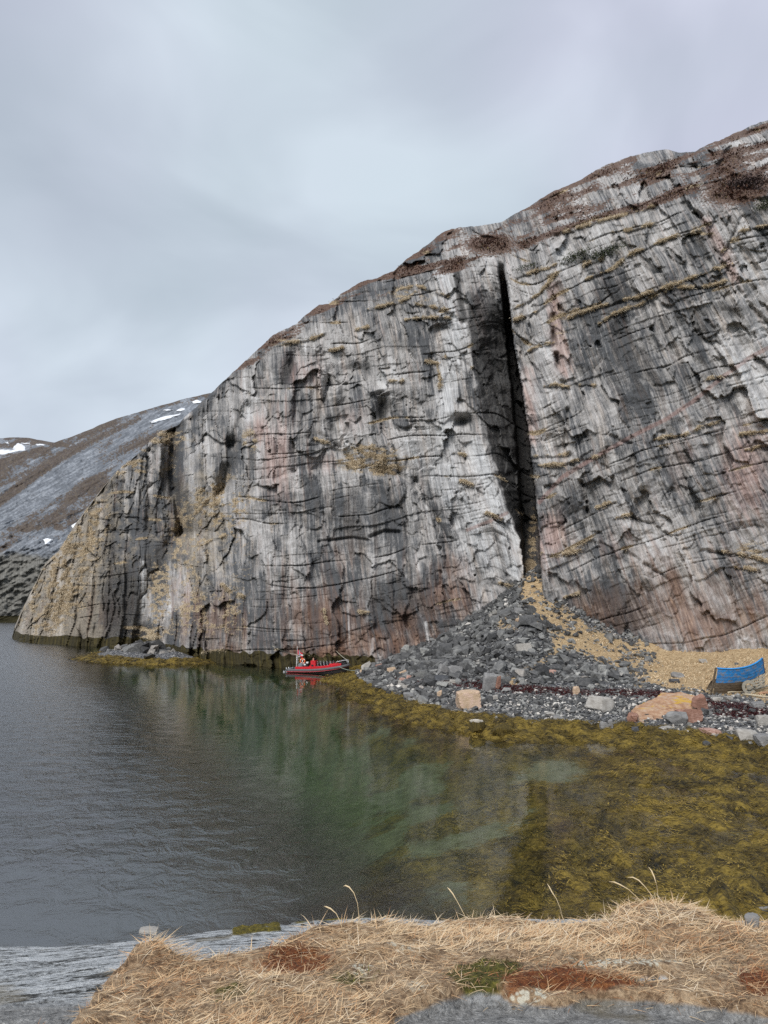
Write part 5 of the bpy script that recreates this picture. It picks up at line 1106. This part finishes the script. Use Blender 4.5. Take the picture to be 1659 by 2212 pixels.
# ================================================================== the wrecked blue boat
wx, wy, wz = on_shore(1600, 1497); wk = F / wy
wreck = empty('wrecked_boat', (float(wx), float(wy) + 0.6, wz + 0.10), (R(14), R(-12), R(4)), label='old blue wooden boat lying broken on the dry meadow', category='boat')
L_ = 92 / wk
M_BLUE = Mat('flaking_blue_paint', 0.7, 0.25); m = M_BLUE; P = m.obj()
na = m.noise(m.scale(P, (2.6, 2.6, 3.2)), 1, 6, 0.7); 
m.col(m.mix(m.step(na, 0.44, 0.62), m.ramp(m.noise(P, 3, 4, 0.6), [(0.3, (0.012, 0.13, 0.36)), (0.7, (0.03, 0.24, 0.58))]), m.ramp(m.noise(m.scale(P, (3, 3, 30)), 1, 4, 0.6), [(0.3, (0.10, 0.11, 0.13)), (0.7, (0.26, 0.27, 0.29))]))); m.bump(na, 0.5, 0.03)
M_BLUE2 = plain('bright_blue_rail', (0.02, 0.24, 0.60), 0.6, 0.2)
def wood(name, lo, hi):
    m = Mat(name, 0.85, 0.2); P = m.obj(); g = m.noise(m.scale(P, (2, 12, 12)), 1, 5, 0.65); m.col(m.ramp(g, [(0.3, lo), (0.7, hi)])); m.bump(g, 0.6, 0.02); return m.m
M_GREYW = wood('weathered_grey_wood', (0.16, 0.145, 0.12), (0.42, 0.40, 0.34)); M_BROWNW = wood('bare_brown_wood', (0.06, 0.045, 0.03), (0.20, 0.155, 0.11)); M_PALEW = wood('bleached_driftwood', (0.34, 0.28, 0.19), (0.60, 0.53, 0.40)); M_REDW = wood('reddish_plank', (0.26, 0.12, 0.07), (0.46, 0.28, 0.18))
def hull_pt(s_, q):
    """s_ 0 bow .. 1 stern, q 0 rail .. 1 bilge, on the side turned to the camera"""
    x = -L_ * 0.5 + L_ * s_ - 0.62 * q * (1 - s_) ** 4 + 0.16 * q * q * s_ ** 6
    yb_ = -0.85 * math.sin((0.06 + 0.84 * s_) * PI) ** 0.8 * (1 - 0.62 * max(q, 0.0) ** 2.2)
    z = 2.25 + 0.16 * (2 * s_ - 1) ** 2 - q * (2.05 + 0.1 * s_)
    return Vector((x, yb_ - 0.05, z))
NSt = 9
for k in range(NSt):
    q0, q1 = k / NSt, (k + 1) / NSt - 0.008
    s_end = 1.0 if k < 5 else (0.62 if k == 5 else 0.5)
    rws = []
    for s_ in np.linspace(0.02, s_end, 14):
        a = hull_pt(s_, q0); b = hull_pt(s_, q1); lap = Vector((0, -0.014, 0)); th = Vector((0, 0.05, 0))
        rws.append([a, b + lap, b + lap + th, a + th])
    lofted('plank', rws, M_BLUE.m if k < 5 else M_BROWNW, wreck, True, False, True)
tubes('gunwale', [[hull_pt(s_, -0.015) for s_ in np.linspace(0, 1.0, 14)]], 0.06, M_BLUE2, wreck)
bm = bmesh.new(); tube(bm, [hull_pt(0.0, q) + Vector((-0.06, 0.05, 0.0)) for q in np.linspace(-0.03, 1.08, 10)], [0.09] * 10, 6); link('stem_post', bm_mesh('stem_post', bm), M_BROWNW, wreck)
def far_pt(s_, q): p = hull_pt(s_, q); return Vector((p.x, -p.y + 0.75, p.z - 1.5 * (1 - q)))
lofted('far_side', [[far_pt(s_, q) for q in np.linspace(0, 1, 6)] + [far_pt(s_, q) + Vector((0, -.05, 0)) for q in np.linspace(1, 0, 6)] for s_ in np.linspace(0.02, 1, 12)], M_BROWNW, wreck, True, False, True)
lofted('transom', [[hull_pt(1.0, q) * (1 - t_) + far_pt(1.0, q) * t_ + Vector((dx, 0, 0)) for t_ in (0, 0.5, 1)] for q, dx in [(q, 0.02) for q in np.linspace(0, 0.62, 5)] + [(q, 0.08) for q in np.linspace(0.62, 0, 5)]], M_BLUE.m, wreck, True, False)
for k in range(5): tubes('rib', [[hull_pt(0.55 + 0.1 * k, q) + Vector((0, 0.08, 0)) for q in np.linspace(0.1, 1, 8)]], 0.035, M_GREYW, wreck, 6)
# broken boards hanging from the quarter
for k in range(4):
    s0 = 0.60; rws = []
    for s_ in np.linspace(s0 + 0.02 * k, 1.0 - 0.03 * k, 8):
        a = hull_pt(s_, 0.58 + 0.085 * k); th = Vector((0, 0.05, 0)); o_ = Vector((0, -0.10 - 0.10 * k, -0.015 * k + 0.03 * math.sin(s_ * 20 + k)))
        rws.append([a + o_, a + o_ + Vector((0, -0.03, -0.10)), a + o_ + th + Vector((0, -.03, -0.10)), a + o_ + th])
    lofted('broken_board', rws, M_GREYW, wreck, True, False, True)
for k, s_ in enumerate((0.70, 0.80, 0.92)):
    bm = bmesh.new(); p = hull_pt(s_, 0.8); bx(bm, p + Vector((0, -0.2, -0.12)), (0.12, 0.12, 0.62 - 0.1 * k), Matrix.Rotation(0.2 * (k - 1), 3, 'Y')); link('frame_stump', bm_mesh('frame_stump', bm), M_GREYW, wreck)
wreck.scale = (1.1, 1.1, 1.1); wreck.location.x += 0.3
WM = Matrix.Translation(wreck.location) @ wreck.rotation_euler.to_matrix().to_4x4() @ Matrix.Diagonal((1.1, 1.1, 1.1, 1))
wp = WM @ Vector((0.18, -0.95, 0.62))
wh = empty('broken_hatch_ring', wp, (R(8), R(-20), R(-14)), label='grey round wooden hatch ring leaning on the side of the blue wreck', category='hatch')
bm = bmesh.new(); nseg = 26
prof = [(0.36, -0.07), (0.62, -0.07), (0.62, 0.07), (0.36, 0.07)]
loft(bm, [[(r_ * math.cos(a) * 0.92, y, r_ * math.sin(a)) for r_, y in prof] for a in np.linspace(0.0, 1.72 * PI, nseg)], True); link('rim', bm_mesh('rim', bm), M_GREYW, wh)
bm = bmesh.new(); bmesh.ops.create_cone(bm, cap_ends=True, segments=18, radius1=0.22, radius2=0.20, depth=0.1, matrix=Matrix.Rotation(PI / 2, 4, 'X')); bx(bm, (0.08, 0.02, -0.1), (0.5, 0.05, 0.12)); link('hub', bm_mesh('hub', bm), M_GREYW, wh)
def pole(p0, p1, r0, r1, mat, label, name='driftwood_pole', cat='driftwood'):
    n_ = 8; pts = [Vector(p0).lerp(Vector(p1), k / n_) + Vector((0, 0, 0.03 * math.sin(k * 1.3))) for k in range(n_ + 1)]
    bm = bmesh.new(); tube(bm, pts, [r0 + (r1 - r0) * k / n_ for k in range(n_ + 1)], 7); link(name, bm_mesh(name, bm, True), mat, label=label, category=cat)
def gp(u, v, z_=0.12):
    x_, y_, zz = on_shore(u, v); return (x_, y_, zz + z_)
pole(gp(1606, 1498), gp(1690, 1482, .35), 0.10, 0.05, M_GREYW, 'grey driftwood pole nearest the wreck with its right end raised')
pole(gp(1604, 1503), gp(1700, 1512), 0.09, 0.06, M_PALEW, 'pale straight driftwood pole lowest in the heap before the wreck')
pole(gp(1640, 1502), gp(1700, 1494, .2), 0.10, 0.07, M_REDW, 'reddish driftwood plank between the grey and the pale pole')
pole(gp(1572, 1499), gp(1625, 1494, .1), 0.07, 0.05, M_PALEW, 'short pale board under the hatch ring', 'driftwood_board')
pole(gp(1630, 1478, .7), gp(1642, 1484, .1), 0.05, 0.04, M_BROWNW, 'short dark stick propped against the stern of the blue wreck', 'stick')
# ================================================================== near ground: rock slab with turf on it
NU2, NV2 = 400, 270
a2 = np.linspace(-0.80, 0.80, NU2)
y2 = np.concatenate([np.linspace(1.2, 3.4, 30, endpoint=False), np.linspace(3.4, 8.6, 210, endpoint=False), np.linspace(8.6, 18.5, 30)])
NX = (y2[:, None] + 2.6) * a2[None, :] * 0.9; NY = np.repeat(y2[:, None], NU2, 1)
def rock_z(x, y):
    b = 0.0248 + 0.0042 * sst(-x, 0.0, 3.2)
    z = 8.0 - b * y ** 2
    g = x * 0.35 - y                                    # layering of the slab runs a little up to the right
    z = z + 0.035 * fbm(x / 1.3, g / 0.30, 4, 401) + 0.015 * fbm(x / 0.35, g / 0.07, 3, 402)
    return z
NZr = rock_z(NX, NY)
Un, Vn = proj(NX, NY, NZr)
VT = [(150, 2260), (186, 2212), (205, 2165), (240, 2122), (292, 2098), (330, 2094), (430, 2098), (510, 2072), (580, 2072), (660, 2048), (760, 2034), (840, 2030), (1000, 2020), (1060, 2010), (1150, 2012), (1230, 2022), (1300, 2026), (1335, 2000), (1400, 1992), (1480, 2004), (1580, 2020), (1700, 2010), (1900, 2010)]
VBm = [(0, 2600), (820, 2300), (850, 2214), (930, 2192), (1000, 2180), (1080, 2172), (1120, 2187), (1200, 2192), (1260, 2180), (1400, 2182), (1530, 2197), (1620, 2207), (1700, 2222), (1900, 2240)]
wob = 11 * fbm(NX / 0.22, NY / 0.22, 4, 411, 0.6)
turf = sst(Vn + wob - itp(Un, VT), -6, 12) * sst(itp(Un, VBm) - Vn - wob * 0.8, -5, 8) * (1 - sst(blob(Un, Vn + wob * .5, 1412, 2141, 44, 15), 0.40, 0.6))
moss_e = np.clip(lmask(Un, Vn + wob, [(508, 2018), (560, 2012), (600, 2008)], 7) + lmask(Un, Vn + wob * .6, [(640, 1996), (720, 1986), (800, 1978), (880, 1976), (1000, 1974), (1080, 1972)], 8) * (0.6 + 0.8 * fbm(NX / 0.5, NY / 0.3, 3, 412)), 0, 1)
mound2 = 0.13 * blob(Un, Vn, 1385, 2000, 85, 40) + 0.08 * blob(Un, Vn, 1480, 2040, 70, 40) + 0.10 * blob(Un, Vn, 780, 2040, 120, 30) + 0.10 * blob(Un, Vn, 320, 2105, 70, 26) + 0.08 * blob(Un, Vn, 1050, 2010, 120, 20)
hump = 0.07 + 0.07 * fbm(NX / 0.7, NY / 0.5, 3, 413) + 0.035 * fbm(NX / 0.14, NY / 0.14, 3, 414)
NZ = NZr + turf * (np.maximum(hump, 0.015) + mound2) + moss_e * (0.03 + 0.02 * np.abs(vn(NX / 0.06, NY / 0.06, 415)))
Ut, Vt = proj(NX, NY, NZ)
green = np.clip(blob(Un, Vn, 1055, 2140, 70, 24) + 0.8 * blob(Un, Vn, 1010, 2160, 50, 18) + 0.5 * blob(Un, Vn, 760, 2150, 60, 24) + 0.4 * blob(Un, Vn, 500, 2190, 60, 20) + 0.7 * moss_e, 0, 1)
rustm = np.clip(blob(Un, Vn, 1180, 2160, 90, 18) + 0.9 * blob(Un, Vn, 640, 2105, 70, 34) + blob(Un, Vn, 1650, 2150, 50, 40) + 0.7 * blob(Un, Vn, 1330, 2165, 60, 10) + 0.5 * blob(Un, Vn, 1560, 2040, 40, 16), 0, 1)
whit = np.clip(blob(Un, Vn, 1340, 2118, 130, 14) + 0.9 * blob(Un, Vn, 1420, 2112, 50, 9) + 0.9 * blob(Un, Vn, 880, 2082, 60, 22) + blob(Un, Vn, 1130, 2182, 60, 8) + 0.7 * blob(Un, Vn, 780, 2128, 40, 12) + 0.5 * blob(Un, Vn, 900, 2180, 40, 14), 0, 1)
bare = np.clip(0.9 * blob(Un, Vn, 770, 2140, 70, 22) + 0.6 * blob(Un, Vn, 1300, 2110, 150, 24) + 0.8 * blob(Un, Vn, 1290, 2170, 160, 10) + 0.7 * green * (1 - moss_e) + 0.6 * blob(Un, Vn, 1560, 2100, 70, 40) + 0.4 * blob(Un, Vn, 1640, 2060, 40, 20), 0, 1)
nat = np.stack([turf.ravel(), green.ravel(), rustm.ravel(), whit.ravel()], 1)
nfl = np.stack([NX.ravel(), (NX * 0.35 - NY).ravel(), NZ.ravel()], 1)
ng = mesh_np('near_ground', np.stack([NX, NY, NZ], -1).reshape(-1, 3), grid_faces(NV2, NU2), {'m1': nat, 'flow': nfl, 'me': np.stack([moss_e.ravel(), bare.ravel(), sst(Vn, 2150, 2185).ravel(), np.ones(NX.size)], 1)})
def near_mat():
    m = Mat('slab_and_turf', 0.8, 0.3); P = m.obj(); fl = m.attr('flow').outputs['Vector']
    a = m.sep(m.attr('m1').outputs['Color']); al = m.attr('m1').outputs['Alpha']; e_ = m.sep(m.attr('me').outputs['Color'])
    l1 = m.noise(m.scale(fl, (2.2, 11, 0)), 1, 6, 0.68, 0.8); l2 = m.noise(m.scale(fl, (9, 40, 0)), 1, 5, 0.7, 0.4); sp = m.noise(P, 16, 5, 0.7); sp2 = m.noise(P, 60, 4, 0.7)
    t_ = m.mt('MULTIPLY_ADD', l2, 0.5, m.mt('MULTIPLY', l1, 0.8)); t_ = m.mt('MULTIPLY_ADD', sp, 0.4, t_); t_ = m.mt('MULTIPLY_ADD', m.mt('SUBTRACT', sp2, 0.5), 0.35, t_); t_ = m.mt('MULTIPLY_ADD', t_, 3.1, -2.06)
    rock = m.ramp(t_, [(0.18, (0.03, 0.03, 0.028)), (0.34, (0.16, 0.165, 0.165)), (0.5, (0.36, 0.375, 0.38)), (0.72, (0.56, 0.58, 0.59))])
    rk2 = m.ramp(m.mt('MULTIPLY_ADD', sp2, 0.5, m.mt('MULTIPLY', sp, 0.5)), [(0.36, (0.035, 0.035, 0.035)), (0.43, (0.17, 0.168, 0.163)), (0.55, (0.30, 0.297, 0.288)), (0.66, (0.54, 0.535, 0.52))])
    rock = m.mix(e_[2], rock, rk2)
    och = m.noise(P, 1.4, 3, 0.5); rock = m.mix(m.mt('MULTIPLY', m.step(och, 0.60, 0.68), 0.5), rock, (0.20, 0.16, 0.09))
    t2 = m.noise(P, 9, 6, 0.7); t3 = m.noise(P, 34, 5, 0.7)
    soil = m.ramp(m.mt('MULTIPLY_ADD', t3, 0.5, m.mt('MULTIPLY', t2, 0.5)), [(0.36, (0.07, 0.04, 0.023)), (0.45, (0.24, 0.155, 0.09)), (0.54, (0.46, 0.325, 0.20)), (0.68, (0.66, 0.52, 0.35))])
    soil = m.mix(m.rag(a[1], t2, 0.12, 0.7), soil, m.ramp(t3, [(0.3, (0.018, 0.018, 0.004)), (0.5, (0.085, 0.08, 0.014)), (0.68, (0.21, 0.18, 0.035))]))
    soil = m.mix(m.rag(a[2], t2, 0.14, 0.7), soil, m.ramp(t3, [(0.3, (0.05, 0.016, 0.006)), (0.5, (0.19, 0.058, 0.018)), (0.68, (0.36, 0.15, 0.05))]))
    vo = m.voro(P, 38, 'F1', 0)
    soil = m.mix(m.mt('MULTIPLY', m.rag(al, t2, 0.08, 1.0, 0.5), m.step(vo, 0.62, 0.35)), soil, (0.66, 0.62, 0.50))
    ms_ = m.ramp(t3, [(0.3, (0.025, 0.022, 0.004)), (0.5, (0.13, 0.105, 0.014)), (0.68, (0.28, 0.215, 0.03))])
    c = m.mix(m.step(a[0], 0.35, 0.6), rock, soil); c = m.mix(m.step(e_[0], 0.3, 0.6), c, ms_)
    m.col(c); m.bump(m.mt('ADD', m.mt('MULTIPLY', l2, 0.6), m.mt('MULTIPLY_ADD', t3, 0.5, sp)), 0.9, 0.05); return m.m
link('near_ground', ng, near_mat(), kind='structure')
def near_z(x, y):
    a_ = x / ((y + 2.6) * 0.9); i = np.interp(y, y2, np.arange(NV2)); j = np.interp(a_, a2, np.arange(NU2))
    i0 = np.clip(i.astype(int), 0, NV2 - 2); j0 = np.clip(j.astype(int), 0, NU2 - 2); fi = i - i0; fj = j - j0
    return (NZ[i0, j0] * (1 - fi) + NZ[i0 + 1, j0] * fi) * (1 - fj) + (NZ[i0, j0 + 1] * (1 - fi) + NZ[i0 + 1, j0 + 1] * fi) * fj
# --- straw
rng = np.random.default_rng(33)
area2 = np.gradient(y2)[:, None] * (y2[:, None] + 2.6) * np.where((Un < -20) | (Un > 1700), 0.5, 1.0)
tall = np.clip(sst(2098 + 14 * fbm(NX / .4, NY / .4, 2, 421) - Vn, -30, 45) * sst(Un, 235, 330) + 0.6 * blob(Un, Vn, 330, 2110, 90, 40), 0, 1) * (1 - 0.55 * bare)
pk = (turf > 0.5) * area2 * (5 / NY) ** 1.3 * (1 - 0.8 * bare) * (1 - 0.62 * rustm) * (1 - 0.7 * whit) * (1.0 + 0.3 * tall) * (Vn < 2420) * (Un > 60) * (Un < 2400)
NB = 118000
idx = rng.choice(pk.size, NB, p=(pk / pk.sum()).ravel())
jx = NX.ravel()[idx] + rng.normal(0, 0.012, NB); jy = NY.ravel()[idx] + rng.normal(0, 0.014, NB); tl = tall.ravel()[idx]; ub = Un.ravel()[idx]
clump = fbm(jx / 0.16, jy / 0.16, 2, 431)
sweep = 0.15 + 1.2 * fbm(jx / 0.55, jy / 0.45, 2, 432) + 0.9 * sst(ub, 1330, 1450) * -0.6
ang = sweep - 0.35 + rng.normal(0, 0.75, NB)
loose = rng.random(NB) < 0.35; ang = np.where(loose, rng.uniform(0, 2 * PI, NB), ang)
lift = np.clip(rng.normal(0.36, 0.22, NB) - 0.18 * loose + 0.2 * clump, 0.08, 1.3)
dr = np.stack([np.cos(ang), np.sin(ang) * 0.9 - 0.15, lift], 1); dr /= np.linalg.norm(dr, axis=1)[:, None]
ln = (0.05 + 0.06 * rng.random(NB)) * (1 - tl) + tl * (0.06 + 0.11 * rng.random(NB)) ; ln *= 1 + 0.35 * clump
ln *= 1 + 0.25 * blob(ub, Vn.ravel()[idx], 1390, 2010, 120, 50)
wd = np.clip(ln * 0.032, 0.0032, 0.0058)
tn = np.clip(0.68 + 0.18 * clump + rng.normal(0, 0.17, NB) - 0.05 * (1 - tl) - 0.33 * rustm.ravel()[idx] - 0.2 * sst(fbm(jx / .5, jy / .4, 2, 433), .1, .5), 0, 1)
sd = np.stack([-np.sin(ang), np.cos(ang), rng.normal(0, 0.5, NB)], 1); sd[:, 0] += 0.3; sd /= np.linalg.norm(sd, axis=1)[:, None]
nb = blades('straw_grass', np.stack([jx, jy, near_z(jx, jy) - 0.004], 1), dr, ln, wd, rng.uniform(0.1, 0.5, NB) * np.minimum(1, lift + 0.15), tn, 3, sd, rng)
M_STRAW = straw('straw', [(0.08, (0.24, 0.09, 0.035)), (0.28, (0.52, 0.27, 0.125)), (0.5, (0.76, 0.53, 0.31)), (0.78, (0.86, 0.69, 0.46)), (1.0, (0.90, 0.79, 0.62))])
link('straw_grass', nb, M_STRAW, kind='stuff')
# short moss and heath stems where the ground shows
NM = 9000; pk = (turf > 0.5) * area2 * np.clip(bare + 0.8 * rustm - 0.1, 0, 1) * (Vn < 2260) * (Un > 60) * (Un < 1760); idx = rng.choice(pk.size, NM, p=(pk / pk.sum()).ravel())
jx = NX.ravel()[idx] + rng.normal(0, 0.01, NM); jy = NY.ravel()[idx] + rng.normal(0, 0.01, NM); gr = green.ravel()[idx]; rm = rustm.ravel()[idx]; tw = rng.random(NM)
an = rng.uniform(0, 2 * PI, NM); dr = np.stack([np.cos(an) * .7, np.sin(an) * .7, rng.uniform(.4, 1.2, NM)], 1)
tn = np.where(tw < gr, rng.uniform(0.66, 0.95, NM), np.where(tw < gr + rm, rng.uniform(0.32, 0.6, NM), rng.uniform(0.0, 0.3, NM)))
mb = blades('moss_and_heath', np.stack([jx, jy, near_z(jx, jy)], 1), dr, rng.uniform(0.02, 0.06, NM), np.full(NM, 0.006), rng.uniform(0, 0.5, NM), tn, 2, None, rng)
link('moss_and_heath', mb, weed_mat('moss_stems', [(0.0, (0.05, 0.035, 0.02)), (0.28, (0.30, 0.22, 0.13)), (0.34, (0.12, 0.03, 0.012)), (0.6, (0.34, 0.12, 0.04)), (0.66, (0.05, 0.05, 0.01)), (0.95, (0.19, 0.17, 0.035))], 0.8), kind='stuff')
# single flowering stalks and small stones on the slab
def stalk(u, v, pts, label):
    x_, y_ = float(at_z(u, v, 7.6)[0]), float(at_z(u, v, 7.6)[1])
    for _ in range(10):
        z_ = float(near_z(np.array([x_]), np.array([y_]))[0]); x_, y_ = map(float, at_z(u, v, z_))
    px = y_ / F; P3 = [Vector((x_ + (pu - u) * px, y_ + 0.02 * k, z_ + (v - pv) * px)) for k, (pu, pv) in enumerate(pts)]
    bm = bmesh.new(); tube(bm, P3, [0.0022] * (len(P3) - 3) + [0.0045, 0.0045, 0.0012] if len(P3) > 4 else 0.002, 5)
    link('grass_stalk', bm_mesh('grass_stalk', bm, True), M_STRAW1, label=label, category='grass stalk')
M_STRAW1 = plain('straw_stalk', (0.66, 0.52, 0.32), 0.7, 0.15, 40)
stalk(776, 2010, [(776, 2010), (775, 1985), (772, 1962), (764, 1944), (754, 1935), (746, 1934), (741, 1938)], 'tall hooked grass stalk curving left over the dark water')
stalk(740, 2010, [(740, 2010), (735, 1996), (726, 1982), (714, 1975), (705, 1974), (699, 1975)], 'shorter bent grass stalk left of the hooked stalk')
stalk(1010, 1990, [(1010, 1990), (1000, 1972), (990, 1955), (982, 1943), (976, 1937), (971, 1934)], 'thin leaning grass stalk above the moss on the slab edge')
stalk(1218, 1990, [(1218, 1990), (1212, 1965), (1206, 1950), (1198, 1938), (1194, 1930), (1191, 1926)], 'leaning seed head stalk left of the tall tussock')
stalk(1425, 1985, [(1425, 1985), (1426, 1950), (1426, 1925), (1424, 1910), (1421, 1900), (1417, 1894)], 'tallest upright grass stalk on the big straw tussock')
stalk(1400, 1970, [(1400, 1970), (1385, 1948), (1365, 1930), (1350, 1923), (1340, 1920), (1330, 1921)], 'grass stalk arching left from the big straw tussock')
stalk(1420, 1965, [(1420, 1965), (1412, 1940), (1402, 1926), (1390, 1914), (1380, 1910), (1370, 1912)], 'second grass stalk arching left and crossing the upright one')
def near_stone(u, v, w, h, mat, label, seed):
    x_, y_ = map(float, at_z(u, v, 7.5))
    for _ in range(10):
        z_ = float(near_z(np.array([x_]), np.array([y_]))[0]); x_, y_ = map(float, at_z(u, v, z_))
    px = y_ / F; p, f = boulder(seed, (w * px, w * px * .8, h * px * 1.2), 14, 0.08, 3, 0.4); p[:, 2] += h * px * 0.4
    me = mesh_np('stone', p, f); me.set_sharp_from_angle(angle=R(26)); o = link('stone', me, mat, label=label, category='stone'); o.location = (x_, y_, z_)
near_stone(1624, 2003, 28, 26, B_GREY, 'small pointed grey stone poking up behind the turf', 5)
near_stone(322, 2012, 40, 7, B_PALE, 'low whitish stone on the water edge of the grey slab', 6)

# ================================================================== bushes on the upper cliff
def bush(name, cu, cv, w, h, mat, nl, leaf, **kw):
    ctr = on_cliff(cu, cv, 0.3); px = ctr.y / F
    pu = rng.normal(0, 0.38, nl) * w * px; pvv = rng.normal(0, 0.36, nl) * h * px; dep = rng.normal(0, 0.45, nl)
    slope = (on_cliff(cu + w * .3, cv, .3) - on_cliff(cu - w * .3, cv, .3)); sl_ = slope.y / max(0.1, slope.x)
    base = np.stack([ctr.x + pu, ctr.y + pu * sl_ - abs(dep) + pvv * .2, ctr.z + pvv + 0.22 * pu], 1)
    d_ = rng.normal(0, 1, (nl, 3)); d_[:, 2] = abs(d_[:, 2]); d_ /= np.linalg.norm(d_, axis=1)[:, None]
    me = blades(name, base, d_, rng.uniform(leaf * .7, leaf * 1.4, nl), np.full(nl, leaf * .35), rng.uniform(0, .3, nl), np.clip(rng.normal(.5, .22, nl), 0, 1), 2, None, rng)
    link(name, me, mat, **kw)
M_JUN = weed_mat('juniper_green', [(0.1, (0.012, 0.018, 0.007)), (0.5, (0.042, 0.056, 0.02)), (0.9, (0.10, 0.115, 0.05))], 0.7); M_BIR = weed_mat('bare_birch_twigs', [(0.1, (0.03, 0.022, 0.022)), (0.5, (0.075, 0.052, 0.05)), (0.9, (0.14, 0.10, 0.09))], 0.8)
bush('juniper_bush', 1242, 556, 46, 17, M_JUN, 700, 0.35, label='smaller dark green juniper at the left on the upper cliff ledge', category='bush')
bush('juniper_bush', 1302, 549, 56, 18, M_JUN, 900, 0.35, label='wider dark green juniper just right of a smaller one on the cliff ledge', category='bush')
bush('juniper_bush', 1652, 446, 36, 20, M_JUN, 500, 0.35, label='dark green juniper by the right edge high on the cliff', category='bush')
bush('juniper_bush', 1140, 578, 40, 8, M_JUN, 350, 0.3, label='low dark green juniper mat beside the top of the black cleft', category='bush')
bush('birch_thicket', 1598, 408, 70, 34, M_BIR, 1800, 0.5, kind='stuff')
